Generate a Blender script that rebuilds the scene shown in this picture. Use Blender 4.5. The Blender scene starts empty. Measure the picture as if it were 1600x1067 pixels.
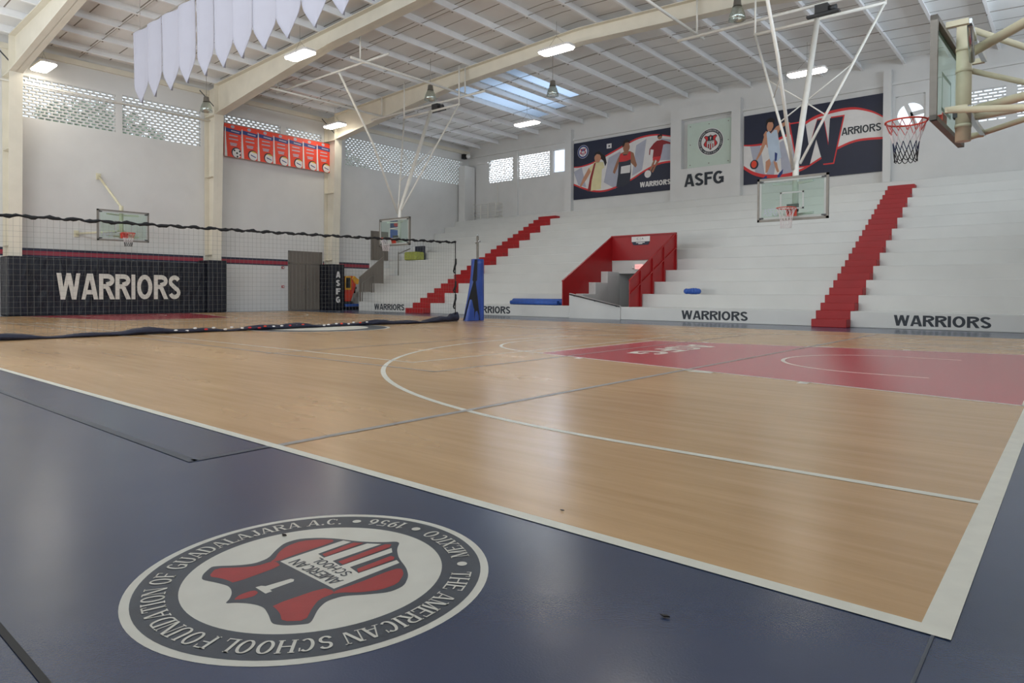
import bpy, bmesh, math, random
from mathutils import Vector, Matrix
R = random.Random(7)
sc = bpy.context.scene
COL = sc.collection
PI = math.pi

# ------------------------------------------------------------------ camera
cam_d = bpy.data.cameras.new('camera'); cam = bpy.data.objects.new('camera', cam_d); COL.objects.link(cam)
YAW, PITCH, ROLL = 0.69987, 0.01413, 0.00446
fw = Vector((-math.sin(YAW)*math.cos(PITCH), math.cos(YAW)*math.cos(PITCH), -math.sin(PITCH)))
rt = Vector((math.cos(YAW), math.sin(YAW), 0)); up = rt.cross(fw)
r2 = math.cos(ROLL)*rt + math.sin(ROLL)*up; u2 = -math.sin(ROLL)*rt + math.cos(ROLL)*up
mw = Matrix((r2, u2, -fw)).transposed().to_4x4(); mw.translation = Vector((0.316, -2.118, 0.9))
cam.matrix_world = mw
cam_d.sensor_width = 36; cam_d.lens = 36*1047.47/1600
cam_d.shift_x = -0.0012; cam_d.shift_y = -0.0382
cam_d.clip_start = 0.02; cam_d.clip_end = 300
sc.camera = cam

# ------------------------------------------------------------------ sky, daylight, exposure
w = bpy.data.worlds.new('sky'); sc.world = w; w.use_nodes = True
nt = w.node_tree; bg = nt.nodes['Background']
bg.inputs[0].default_value = (0.80, 0.90, 1.0, 1); bg.inputs[1].default_value = 1.7
sc.view_settings.view_transform = 'Standard'; sc.view_settings.look = 'None'
sc.view_settings.gamma = 1.0; sc.view_settings.use_curve_mapping = False
sc.view_settings.exposure = -0.15
sc.cycles.max_bounces = 8; sc.cycles.transparent_max_bounces = 16
sc.cycles.use_light_tree = True; sc.cycles.sample_clamp_indirect = 4.0

def area(name, loc, direction, sx, sy, power, colr):
    d = bpy.data.lights.new(name, 'AREA'); d.shape = 'RECTANGLE'; d.size = sx; d.size_y = sy
    d.energy = power; d.color = colr
    o = bpy.data.objects.new(name, d); COL.objects.link(o); o.location = loc
    o.rotation_euler = Vector(direction).to_track_quat('-Z', 'Y').to_euler()
    return o
# daylight at wall openings and roof sheets, plus added fill lights
area('daylight_right_wall', (2.6, 11.5, 8.0), (-1, 0, 0.60), 24, 1.8, 1700, (0.76, 0.87, 1.0))
area('near_wall_fill', (-13.5, -4.6, 8.0), (-.25, 1, 0.5), 28, 1.8, 2000, (0.84, 0.92, 1.0))  # unseen source behind the camera, added as cool fill
for dx in (-25.0, -17.0, -9.0):      # added uplights in invented doorways behind the camera, brightening the roof underside
    area('added_roof_uplight', (dx, -4.75, 1.7), (0, 1, 1.3), 3.6, 2.8, 420, (1.0, .98, .94))
area('daylight_back_windows', (-25.0, 28.95, 8.35), (0.1, -1, -0.3), 4.8, 1.3, 900, (0.78, 0.88, 1.0))
area('daylight_roof_sheets', (-20.0, 23.2, 11.6), (-.2, 0, -1), 4.2, 7.0, 450, (0.72, 0.85, 1.0))
area('tunnel_fill', (-12.6, 22.9, 2.05), (0, 0, -1), .9, .3, 22, (0.85, 0.92, 1.0))  # unseen lamp added to lighten the tunnel interior
LAMP = 24.0

# ------------------------------------------------------------------ materials
def lin(h):
    c = [int(h[i:i+2], 16)/255 for i in (0, 2, 4)]
    return tuple(x/12.92 if x <= .04045 else ((x+.055)/1.055)**2.4 for x in c)
MATS = {}
def mat(name, hexc, rough=.6, metal=0, var=.05, scale=3.0, bump=0, bscale=40, stretch=(1,1,1), spec=.5, var2=None, coat=0):
    m = bpy.data.materials.new(name); m.use_nodes = True; n = m.node_tree.nodes; l = m.node_tree.links
    b = n['Principled BSDF']; c = lin(hexc)
    b.inputs['Roughness'].default_value = rough; b.inputs['Metallic'].default_value = metal
    b.inputs['Specular IOR Level'].default_value = spec if not name.startswith('floor') else .75
    if coat: b.inputs['Coat Weight'].default_value = coat; b.inputs['Coat Roughness'].default_value = .15
    tc = n.new('ShaderNodeTexCoord'); mp = n.new('ShaderNodeMapping'); mp.inputs['Scale'].default_value = stretch
    l.new(tc.outputs['Object'], mp.inputs[0])
    nz = n.new('ShaderNodeTexNoise'); nz.inputs['Scale'].default_value = scale; nz.inputs['Detail'].default_value = 5
    l.new(mp.outputs[0], nz.inputs['Vector'])
    cr = n.new('ShaderNodeValToRGB'); cr.color_ramp.elements[0].position = .3; cr.color_ramp.elements[1].position = .7
    lo = var2 and lin(var2) or tuple(x*(1-var) for x in c)
    hi = var2 and c or tuple(min(1, x*(1+var)) for x in c)
    cr.color_ramp.elements[0].color = (*lo, 1); cr.color_ramp.elements[1].color = (*hi, 1)
    l.new(nz.outputs[0], cr.inputs[0]); l.new(cr.outputs[0], b.inputs['Base Color'])
    if bump:
        n2 = n.new('ShaderNodeTexNoise'); n2.inputs['Scale'].default_value = bscale; n2.inputs['Detail'].default_value = 3
        l.new(mp.outputs[0], n2.inputs['Vector'])
        bp = n.new('ShaderNodeBump'); bp.inputs['Strength'].default_value = bump; bp.inputs['Distance'].default_value = .15/bscale
        l.new(n2.outputs[0], bp.inputs['Height']); l.new(bp.outputs[0], b.inputs['Normal'])
    MATS[name] = m; return m
mat('white_plaster', 'D2D1CE', .7, var=.03, scale=1.2, bump=.15, bscale=30)
mat('white_gloss', 'CCCCC8', .32, var=.03, scale=1.0, bump=.05, bscale=8)
mat('cream_steel', 'D8D1C0', .45, var=.04, scale=2)
mat('cream_pipe', 'CFC8AC', .4, var=.06, scale=6)
mat('pale_pipe', 'DAD7CE', .45, var=.05, scale=6)
mat('purlin_paint', 'F2F2F2', .5, var=.04, scale=2)
mat('rod_steel', '9A948A', .5, metal=.3)
mat('dark_steel', '4A4A4A', .5, metal=.6)
mat('chrome', 'C8CCD0', .18, metal=1.0)
mat('alu', '7C776F', .5, metal=.35, var=.08, scale=8)
mat('black', '121214', .6)
mat('black_cloth', '0E0F12', .8, bump=.5, bscale=30)
mat('navy_cloth', '171C33', .55, bump=.6, bscale=14)
mat('navy_vinyl', '10131F', .42, bump=.0, spec=.35)
mat('blue_vinyl', '2A4690', .33, var=.12, scale=5, bump=.5, bscale=6, stretch=(1,1,.5))
mat('blue_mat', '2E57A8', .5, var=.15, scale=6, bump=.5, bscale=10)
mat('red_paint', '9E0E14', .5, var=.06, scale=2)
mat('white_paint', 'D8D6CC', .42, var=.05, scale=6, bump=.15, bscale=60)
mat('line_white', 'D2D0C4', .4, var=.06, scale=8)
mat('line_gray', '9A9590', .4, var=.1, scale=6)
mat('line_brown', '434A55', .4, var=.15, scale=6)
mat('key_red', 'B23A42', .2, var=.10, scale=1.2, bump=.12, bscale=30, stretch=(.4,3,1))
mat('emblem_red', '98282A', .38, var=.08, scale=14, bump=.35, bscale=240)
mat('emblem_gray', '383F48', .38, var=.15, scale=9, bump=.35, bscale=240)
mat('emblem_white', 'C9C7BD', .36, var=.04, scale=8, bump=.4, bscale=260)
mat('print_navy', '1B2138', .5); mat('print_red', 'CC2E30', .5); mat('print_white', 'DAD7D4', .5)
mat('print_grey', 'A9ABB8', .5); mat('print_skin', '9A6A50', .6); mat('print_skin2', 'C08A6C', .6)
mat('print_hair', '1A1413', .6); mat('print_cream', 'D8CFA0', .6); mat('print_maroon', '8A2428', .6)
mat('print_blue', '2C3E78', .6); mat('print_lightblue', 'B9C8D8', .6); mat('print_dark', '262A38', .5)
mat('orange_red', 'E0442A', .5, var=.06, scale=2); mat('yellow', 'D9B23A', .5); mat('ball_green', '2F5A3C', .5)
mat('text_dark', '1F2730', .5)
mat('board_mark', 'AEB2AE', .5); mat('door_brown', '6F675E', .45, var=.05, scale=3)
mat('rim_orange', 'C8402A', .45)
mat('cord_white', 'D8CFCF', .7); mat('cord_red', 'C05A56', .7); mat('cord_blue', '1E2747', .7); mat('cord_black', '1A1A1E', .8)
mat('net_cord', '6C6C66', .8)
mat('flag_cloth', '9F9EA8', .8, var=.02, scale=2)
mat('toy_red', 'D8402C', .5, var=.1); mat('toy_yellow', 'DDA22E', .5, var=.1)
mat('olive', '9AA04A', .7, var=.15, scale=9)
mat('foliage', '9AAC90', .8, var2='708468', scale=1.5)
mat('grey_side', '8D8F8C', .6)
mat('green_tint', 'C2D0C4', .15, var=.02, spec=.7)

# blue vinyl apron of the floor
m = mat('floor_blue', '2E3C58', .31, var=.10, scale=.8, bump=.35, bscale=160, spec=.5)
n = m.node_tree.nodes; l = m.node_tree.links; b = n['Principled BSDF']
g = n.new('ShaderNodeTexNoise'); g.inputs['Scale'].default_value = 1.6; g.inputs['Detail'].default_value = 6
tc = n.new('ShaderNodeTexCoord'); l.new(tc.outputs['Object'], g.inputs['Vector'])
rr = n.new('ShaderNodeMapRange'); rr.inputs[3].default_value = .16; rr.inputs[4].default_value = .28
l.new(g.outputs[0], rr.inputs[0]); l.new(rr.outputs[0], b.inputs['Roughness'])
b1 = [x for x in n if x.bl_idname == 'ShaderNodeBump'][0]; b2 = n.new('ShaderNodeBump'); b2.inputs['Strength'].default_value = .5; b2.inputs['Distance'].default_value = .006
wv = n.new('ShaderNodeTexNoise'); wv.inputs['Scale'].default_value = 2.2; wv.inputs['Detail'].default_value = 2; l.new(tc.outputs['Object'], wv.inputs['Vector'])
l.new(wv.outputs[0], b2.inputs['Height']); l.new(b2.outputs[0], b1.inputs['Normal'])
# tan wood-look vinyl, grain along the court
m = mat('floor_tan', 'C79B6C', .30, bump=0, spec=.5)
n = m.node_tree.nodes; l = m.node_tree.links; b = n['Principled BSDF']
tc = n.new('ShaderNodeTexCoord'); mp = n.new('ShaderNodeMapping'); mp.inputs['Scale'].default_value = (.55, 7, 1)
l.new(tc.outputs['Object'], mp.inputs[0])
g = n.new('ShaderNodeTexNoise'); g.inputs['Scale'].default_value = 1.3; g.inputs['Detail'].default_value = 8; g.inputs['Roughness'].default_value = .65
l.new(mp.outputs[0], g.inputs['Vector'])
mp2 = n.new('ShaderNodeMapping'); mp2.inputs['Scale'].default_value = (.3, .9, 1); l.new(tc.outputs['Object'], mp2.inputs[0])
g2 = n.new('ShaderNodeTexNoise'); g2.inputs['Scale'].default_value = .8; g2.inputs['Detail'].default_value = 4; l.new(mp2.outputs[0], g2.inputs['Vector'])
ad = n.new('ShaderNodeMath'); ad.operation = 'MULTIPLY_ADD'; ad.inputs[1].default_value = .45; l.new(g2.outputs[0], ad.inputs[0])
mu = n.new('ShaderNodeMath'); mu.operation = 'MULTIPLY'; mu.inputs[1].default_value = .55; l.new(g.outputs[0], mu.inputs[0]); l.new(mu.outputs[0], ad.inputs[2])
cr = n.new('ShaderNodeValToRGB'); e = cr.color_ramp.elements
e[0].position = .36; e[0].color = (*lin('AA865A'), 1); e[1].position = .64; e[1].color = (*lin('C6A174'), 1)
l.new(ad.outputs[0], cr.inputs[0]); l.new(cr.outputs[0], b.inputs['Base Color'])
bp = n.new('ShaderNodeBump'); bp.inputs['Strength'].default_value = .0; bp.inputs['Distance'].default_value = .01
l.new(g.outputs[0], bp.inputs['Height']); l.new(bp.outputs[0], b.inputs['Normal'])
rr = n.new('ShaderNodeMapRange'); rr.inputs[3].default_value = .2; rr.inputs[4].default_value = .32
l.new(g2.outputs[0], rr.inputs[0]); l.new(rr.outputs[0], b.inputs['Roughness'])
# roof deck with panel seams across the purlins
m = mat('roof_deck', 'ECECEA', .7, var=.04, scale=.8)
n = m.node_tree.nodes; l = m.node_tree.links; b = n['Principled BSDF']
tc = n.new('ShaderNodeTexCoord'); sx = n.new('ShaderNodeSeparateXYZ'); l.new(tc.outputs['Object'], sx.inputs[0])
md = n.new('ShaderNodeMath'); md.operation = 'PINGPONG'; md.inputs[1].default_value = .5; l.new(sx.outputs['Y'], md.inputs[0])
lt = n.new('ShaderNodeMath'); lt.operation = 'LESS_THAN'; lt.inputs[1].default_value = .022; l.new(md.outputs[0], lt.inputs[0])
mx = n.new('ShaderNodeMix'); mx.data_type = 'RGBA'
src = b.inputs['Base Color'].links[0].from_socket
l.new(lt.outputs[0], mx.inputs[0]); l.new(src, mx.inputs[6]); mx.inputs[7].default_value = (*lin('8C867C'), 1)
l.new(mx.outputs[2], b.inputs['Base Color'])
# wrinkled vinyl for the pads
m = MATS['navy_vinyl']; n = m.node_tree.nodes; l = m.node_tree.links; b = n['Principled BSDF']
tc = n.new('ShaderNodeTexCoord'); mp = n.new('ShaderNodeMapping'); mp.inputs['Rotation'].default_value = (.7, 0, 0); mp.inputs['Scale'].default_value = (1, 1.1, .35)
l.new(tc.outputs['Object'], mp.inputs[0])
g = n.new('ShaderNodeTexNoise'); g.inputs['Scale'].default_value = 5; g.inputs['Detail'].default_value = 4; g.inputs['Distortion'].default_value = .6
l.new(mp.outputs[0], g.inputs['Vector'])
bp = n.new('ShaderNodeBump'); bp.inputs['Strength'].default_value = .9; bp.inputs['Distance'].default_value = .05
l.new(g.outputs[0], bp.inputs['Height']); l.new(bp.outputs[0], b.inputs['Normal'])

def glassy(name, tint, refl, rough=.05):
    m = bpy.data.materials.new(name); m.use_nodes = True; n = m.node_tree.nodes; l = m.node_tree.links
    for x in list(n): n.remove(x)
    o = n.new('ShaderNodeOutputMaterial'); t = n.new('ShaderNodeBsdfTransparent'); t.inputs[0].default_value = (*tint, 1)
    g = n.new('ShaderNodeBsdfGlossy'); g.inputs['Roughness'].default_value = rough; g.inputs[0].default_value = (.9, 1, .96, 1)
    x = n.new('ShaderNodeMixShader'); x.inputs[0].default_value = refl; l.new(t.outputs[0], x.inputs[1]); l.new(g.outputs[0], x.inputs[2])
    l.new(x.outputs[0], o.inputs[0]); MATS[name] = m
glassy('glass', (.86, .93, .90), .06)
glassy('acrylic', (.80, .80, .78), .35, .25)
def emit(name, c, s):
    m = bpy.data.materials.new(name); m.use_nodes = True; b = m.node_tree.nodes['Principled BSDF']
    b.inputs['Base Color'].default_value = (.9, .9, .9, 1)
    b.inputs['Emission Color'].default_value = (*c, 1); b.inputs['Emission Strength'].default_value = s; MATS[name] = m
emit('lamp_glow', (1.0, .93, .80), LAMP)
emit('exit_glow', (1.0, .12, .08), .9)
m = bpy.data.materials.new('skylight_sheet'); m.use_nodes = True; n = m.node_tree.nodes; l = m.node_tree.links
for x in list(n): n.remove(x)
o = n.new('ShaderNodeOutputMaterial'); t = n.new('ShaderNodeBsdfTranslucent'); t.inputs[0].default_value = (.15, .175, .21, 1)
l.new(t.outputs[0], o.inputs[0]); MATS['skylight_sheet'] = m
m = bpy.data.materials.new('window_film'); m.use_nodes = True; n = m.node_tree.nodes; l = m.node_tree.links
for x in list(n): n.remove(x)
o = n.new('ShaderNodeOutputMaterial'); t = n.new('ShaderNodeBsdfTransparent'); t.inputs[0].default_value = (.85, .9, 1, 1)
l.new(t.outputs[0], o.inputs[0]); MATS['window_film'] = m

# ------------------------------------------------------------------ mesh helpers
class MB:
    def __init__(s): s.v = []; s.f = []; s.m = []; s.mats = []; s.sm = []
    def mi(s, name):
        if name not in s.mats: s.mats.append(name)
        return s.mats.index(name)
    def add(s, vs, fs, mname, smooth=False):
        o = len(s.v); s.v += [tuple(v) for v in vs]; k = s.mi(mname)
        for f in fs: s.f.append([o+i for i in f]); s.m.append(k); s.sm.append(smooth)
        return s
    def box(s, a, b, mname):
        x0, y0, z0 = [min(p, q) for p, q in zip(a, b)]; x1, y1, z1 = [max(p, q) for p, q in zip(a, b)]
        vs = [(x0,y0,z0),(x1,y0,z0),(x1,y1,z0),(x0,y1,z0),(x0,y0,z1),(x1,y0,z1),(x1,y1,z1),(x0,y1,z1)]
        return s.add(vs, [(0,3,2,1),(4,5,6,7),(0,1,5,4),(1,2,6,5),(2,3,7,6),(3,0,4,7)], mname)
    def bar(s, p, q, w, h, mname, upv=(0,0,1)):
        p = Vector(p); q = Vector(q); d = (q-p).normalized(); u = Vector(upv)
        if abs(d.dot(u)) > .98: u = Vector((1,0,0))
        a = d.cross(u).normalized()*w/2; c = a.cross(d).normalized()*h/2
        vs = [p-a-c, p+a-c, p+a+c, p-a+c, q-a-c, q+a-c, q+a+c, q-a+c]
        return s.add(vs, [(0,3,2,1),(4,5,6,7),(0,1,5,4),(1,2,6,5),(2,3,7,6),(3,0,4,7)], mname)
    def tube(s, pts, r, mname, seg=10, closed=False, cap=True):
        pts = [Vector(p) for p in pts]; N = len(pts); rs = r if isinstance(r, (list, tuple)) else [r]*N
        o = len(s.v); k = s.mi(mname); ref = None
        for i, p in enumerate(pts):
            if closed: d = (pts[(i+1) % N]-pts[i-1]).normalized()
            else: d = (pts[min(i+1, N-1)]-pts[max(i-1, 0)]).normalized()
            if ref is None:
                ref = Vector((0,0,1)) if abs(d.z) < .9 else Vector((1,0,0))
            a = d.cross(ref); a = a.normalized() if a.length > 1e-6 else d.orthogonal().normalized()
            b2 = d.cross(a).normalized(); ref = -b2 if False else ref
            for j in range(seg):
                t = 2*PI*j/seg; s.v.append(tuple(p + (a*math.cos(t)+b2*math.sin(t))*rs[i]))
        R_ = N if closed else N-1
        for i in range(R_):
            for j in range(seg):
                a0 = o+i*seg+j; a1 = o+i*seg+(j+1) % seg; b0 = o+((i+1) % N)*seg+j; b1 = o+((i+1) % N)*seg+(j+1) % seg
                s.f.append([a0, a1, b1, b0]); s.m.append(k); s.sm.append(True)
        if cap and not closed:
            s.f.append([o+j for j in range(seg)][::-1]); s.m.append(k); s.sm.append(False)
            s.f.append([o+(N-1)*seg+j for j in range(seg)]); s.m.append(k); s.sm.append(False)
        return s
    def prism(s, pts, O, U, V, n0, n1, mname):
        """2-D outline in the plane O + x U + y V, solid between offsets n0 and n1 along U x V"""
        O = Vector(O); U = Vector(U); V = Vector(V); N = U.cross(V).normalized(); k = len(pts)
        A = [O+U*x+V*y+N*n0 for x, y in pts]; B = [O+U*x+V*y+N*n1 for x, y in pts]
        area2 = sum(pts[i][0]*pts[(i+1) % k][1]-pts[(i+1) % k][0]*pts[i][1] for i in range(k))
        fs = [list(range(k, 2*k)), list(range(k))[::-1]] + [[i, (i+1) % k, k+(i+1) % k, k+i] for i in range(k)]
        if area2 < 0: fs = [f[::-1] for f in fs]
        return s.add(A+B, fs, mname)
    def flat(s, pts, O, U, V, n0, mname):
        O = Vector(O); U = Vector(U); V = Vector(V); N = U.cross(V).normalized(); k = len(pts)
        area2 = sum(pts[i][0]*pts[(i+1) % k][1]-pts[(i+1) % k][0]*pts[i][1] for i in range(k))
        f = list(range(k)); f = f if area2 > 0 else f[::-1]
        return s.add([O+U*x+V*y+N*n0 for x, y in pts], [f], mname)
    def quad(s, a, b, c, d, mname): return s.add([a, b, c, d], [(0,1,2,3)], mname)
    def lathe(s, prof, c, mname, seg=20):
        o = len(s.v); k = s.mi(mname)
        for r, z in prof:
            for j in range(seg):
                t = 2*PI*j/seg; s.v.append((c[0]+r*math.cos(t), c[1]+r*math.sin(t), c[2]+z))
        for i in range(len(prof)-1):
            for j in range(seg):
                s.f.append([o+i*seg+j, o+i*seg+(j+1) % seg, o+(i+1)*seg+(j+1) % seg, o+(i+1)*seg+j]); s.m.append(k); s.sm.append(True)
        return s
    def sphere(s, c, r, mname, seg=16, rings=10, sc_=(1,1,1)):
        prof = [(max(1e-4, r*math.sin(PI*i/rings)), -r*math.cos(PI*i/rings)) for i in range(rings+1)]
        o = len(s.v); s.lathe(prof, (0,0,0), mname, seg)
        for i in range(o, len(s.v)):
            v = s.v[i]; s.v[i] = (c[0]+v[0]*sc_[0], c[1]+v[1]*sc_[1], c[2]+v[2]*sc_[2])
        return s
    def text(s, body, O, U, V, box, n0, n1, mname, bold=0.0, center=True):
        """text fitted to a w x h box, its lower-left corner (or centre) at O; flat prism between n0 and n1"""
        vs, fs, (x0, x1, y0, y1) = glyphs(body, bold)
        kx = box[0]/(x1-x0); ky = box[1]/(y1-y0)
        O = Vector(O); U = Vector(U); V = Vector(V); N = U.cross(V).normalized()
        ox = -(x0+x1)/2 if center else -x0; oy = -(y0+y1)/2 if center else -y0
        P = [O+U*((x+ox)*kx)+V*((y+oy)*ky)+N*n1 for x, y in vs]
        s.add(P, fs, mname)
        if n1-n0 > .008:
            from collections import Counter
            ec = Counter(); dirn = {}
            for f in fs:
                for i in range(len(f)):
                    a, b_ = f[i], f[(i+1) % len(f)]; key = (min(a, b_), max(a, b_)); ec[key] += 1; dirn[key] = (a, b_)
            Q = [p-N*(n1-n0) for p in P]; m_ = len(P)
            s.add(P+Q, [(dirn[k][1], dirn[k][0], m_+dirn[k][0], m_+dirn[k][1]) for k, c in ec.items() if c == 1], mname)
        return s
    def build(s, name, parent=None, loc=None):
        me = bpy.data.meshes.new(name); me.from_pydata(s.v, [], s.f); 
        for k in s.mats: me.materials.append(MATS[k])
        me.polygons.foreach_set('material_index', s.m); me.polygons.foreach_set('use_smooth', s.sm)
        me.update()
        o = bpy.data.objects.new(name, me); COL.objects.link(o)
        if parent is not None:
            o.parent = parent; o.matrix_parent_inverse = Matrix.Translation(-Vector(parent.location)) if parent.type == 'EMPTY' and parent.rotation_euler.z == 0 else Matrix.Identity(4)
        elif loc is not None:
            me.transform(Matrix.Translation(-Vector(loc))); o.location = loc
        return o
_gl = {}
def glyphs(body, bold=0.0):
    key = (body, bold)
    if key in _gl: return _gl[key]
    c = bpy.data.curves.new('tmp', 'FONT'); c.body = body; c.size = 1; c.offset = bold; c.resolution_u = 4
    if bold: c.space_character = 1 + bold*1.6
    o = bpy.data.objects.new('tmp', c); COL.objects.link(o)
    dg = bpy.context.evaluated_depsgraph_get(); dg.update()
    me = bpy.data.meshes.new_from_object(o.evaluated_get(dg))
    vs = [(v.co.x, v.co.y) for v in me.vertices]; fs = []
    for p in me.polygons:
        f = list(p.vertices); a2 = sum(vs[f[i]][0]*vs[f[(i+1) % len(f)]][1]-vs[f[(i+1) % len(f)]][0]*vs[f[i]][1] for i in range(len(f)))
        fs.append(f if a2 > 0 else f[::-1])
    bpy.data.objects.remove(o); bpy.data.curves.remove(c); bpy.data.meshes.remove(me)
    xs = [v[0] for v in vs]; ys = [v[1] for v in vs]
    _gl[key] = (vs, fs, (min(xs), max(xs), min(ys), max(ys))); return _gl[key]
def arcp(cx, cy, rx, ry, a0, a1, n=12):
    return [(cx+rx*math.cos(math.radians(a0+(a1-a0)*i/n)), cy+ry*math.sin(math.radians(a0+(a1-a0)*i/n))) for i in range(n+1)]
def glyph_strokes(ch, t, th, serif):
    """letter drawn as thick (t) and thin (th) strokes inside a 1-high box: (kind, points, weight); returns strokes and width"""
    h = t/2; S = []; d = lambda a, b, w_: S.append(('d', [a, b], w_)); p = lambda pts, w_: S.append(('p', pts, w_))
    def v(x, w_, y0=0, y1=1): S.append(('d', [(x, y0), (x, y1)], w_))
    e = th/2; feet = []; caps = []; k = .30 if serif else 0
    W = {'A':.80,'C':.72,'D':.76,'E':.64,'F':.62,'G':.78,'H':.80,'I':t,'J':.5,'L':.6,'M':.92,'N':.78,'O':.80,'R':.76,'S':.66,'T':.68,'U':.76,'W':1.08,'X':.74,'1':.36,'5':.58,'6':.60,'9':.60,'.':t,'|':t*.5,'V':.8}[ch]
    if ch == 'A': q = h*1.1; d((e*1.1,0),(W/2-q*.35,1),th); d((W-h*1.1,0),(W/2+q*.35-0,1),t); p([(W*.2,.28),(W*.8,.28)],th*.95); feet = [e*1.1, W-h*1.1]
    if ch == 'W': a,b,c,f,g = (h, W*.27, W/2, W*.73, W-e*1.1); d((b,0),(a*1.1,1),t); d((b,0),(c,1),th); d((f,0),(c,1),t); d((f,0),(g,1),th); caps = [a, g]
    if ch == 'V': d((W/2,0),(h,1),t); d((W/2,0),(W-e,1),th)
    if ch == 'M': v(e,th); v(W-h,t); d((W/2,0),(h,1),t); d((W/2,0),(W-h,1),th); feet = [e, W-h]; caps = [e, W-h]
    if ch == 'N': v(e,th); v(W-e,th); d((W-h,0),(h,1),t); feet = [e]; caps = [e, W-e]
    if ch == 'X': d((W-h,0),(h,1),t); d((h,0),(W-h,1),th); feet = [h, W-h]; caps = [h, W-h]
    if ch == 'I': v(W/2,t); feet = [W/2]; caps = [W/2]
    if ch == '|': v(W/2,W)
    if ch == '1': v(W-h,t); p([(0,.74),(W-h,.92)],th); feet = [W-h]
    if ch == 'H': v(h,t); v(W-h,t); p([(h,.5),(W-h,.5)],th); feet = [h, W-h]; caps = feet
    if ch in 'EFL': 
        v(h,t); feet = [h]; caps = [h]
        if ch != 'L': p([(h,1-e),(W,1-e)],th); p([(h,.52),(W*.86,.52)],th)
        if ch != 'F': p([(h,e),(W,e)],th)
        if serif:
            if ch != 'L': p([(W-e*.7,1),(W-e*.7,.76)],th*.8)
            if ch != 'F': p([(W-e*.7,0),(W-e*.7,.24)],th*.8)
    if ch == 'T': v(W/2,t); p([(0,1-e),(W,1-e)],th); feet = [W/2]; 
    if ch == 'T' and serif: p([(e*.7,1),(e*.7,.76)],th*.8); p([(W-e*.7,1),(W-e*.7,.76)],th*.8)
    if ch in 'OCG':
        R_ = (W/2 if ch == 'O' else W*.52)-h; cx = h+R_; A = (0,360) if ch == 'O' else ((48,312) if ch == 'C' else (48,345))
        S.append(('c', arcp(cx,.5,R_,.5-e,*A,28), (t, th)))
        if ch == 'G': v(W-h*1.0,t*.95,0.08,.50); p([(W*.55,.46),(W,.46)],th)
        if ch == 'C' and serif: v(W-e,th,.68,.95)
    if ch == 'D': v(h,t); S.append(('c', [(h,1-e),(W*.4,1-e)]+arcp(W*.42,.5,W*.58-h,.5-e,90,-90,16)+[(W*.4,e),(h,e)], (t, th))); feet = [h]; caps = [h]
    if ch == 'R': v(h,t); S.append(('c', [(h,1-e),(W*.5,1-e)]+arcp(W*.52,.755,W*.40-h*.6,.245-e,90,-90,12)+[(W*.5,.51),(h,.51)], (t, th))); d((W-h*1.05,0),(W*.50,.50),t); feet = [h, W-h*1.05]; caps = [h]
    if ch == 'U': S.append(('c', [(h,1),(h,.34)]+arcp(W/2,.34,W/2-h,.34-e,180,360,14)+[(W-h,.34),(W-h,1)], (t, th))); caps = [h, W-h]
    if ch == 'J': S.append(('c', [(W-h,1),(W-h,.3)]+arcp(W/2,.3,W/2-h,.3-e,0,-170,12), (t, th))); caps = [W-h]
    if ch == 'S': S.append(('c', arcp(W/2,.735,W/2-h,.265-e,20,250,14)[:-1]+arcp(W/2,.27,W/2-h,.27-e,70,-165,14), (t*.95, max(th,t*.62)) ))
    if ch == '5': p([(W,1-e),(h,1-e)],th); p([(h,1),(h*.8,.55)],th); S.append(('c', arcp(W/2-.02,.32,W/2-h,.32-e,130,-160,18), (t, th)))
    if ch == '6': S.append(('c', arcp(W/2,.32,W/2-h,.32-e,0,360,20), (t, th))); S.append(('c', arcp(W*.98,.36,W-h,.60,178,105,10), (t, th)))
    if ch == '9': S.append(('c', arcp(W/2,.68,W/2-h,.32-e,0,360,20), (t, th))); S.append(('c', arcp(W*.02,.64,W-h,.60,-2,-75,10), (t, th)))
    if ch == '.': p([(0,t/2),(t,t/2)],t)
    if serif:
        s_ = .055
        for x in feet: p([(x-t*.95,s_/2),(x+t*.95,s_/2)],s_)
        for x in caps: p([(x-t*.95,1-s_/2),(x+t*.95,1-s_/2)],s_)
    return S, W
def glyph_polys(ch, t, th, serif):
    key = (ch, t, th, serif)
    if key in _gl: return _gl[key]
    S, W = glyph_strokes(ch, t, th, serif); out = []
    for kind, pts, w_ in S:
        if kind == 'd':
            (x0,y0),(x1,y1) = pts; L = math.hypot(x1-x0, y1-y0); hw = w_/2*L/abs(y1-y0)
            out.append([(x0-hw,y0),(x0+hw,y0),(x1+hw,y1),(x1-hw,y1)])
        else:
            n_ = len(pts); closed = math.hypot(pts[0][0]-pts[-1][0], pts[0][1]-pts[-1][1]) < 1e-6; ln = []
            for i in range(n_):
                a = pts[i-1] if i else (pts[-2] if closed else pts[0]); b = pts[i+1] if i < n_-1 else (pts[1] if closed else pts[-1])
                dx, dy = b[0]-a[0], b[1]-a[1]; L = math.hypot(dx, dy) or 1; dx /= L; dy /= L
                ww = w_ if kind == 'p' else w_[1]+(w_[0]-w_[1])*abs(dy)**1.3
                ln.append(((pts[i][0]-dy*ww/2, pts[i][1]+dx*ww/2), (pts[i][0]+dy*ww/2, pts[i][1]-dx*ww/2)))
            for i in range(n_-1): out.append([ln[i][0], ln[i][1], ln[i+1][1], ln[i+1][0]])
    _gl[key] = (out, W); return _gl[key]
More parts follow.
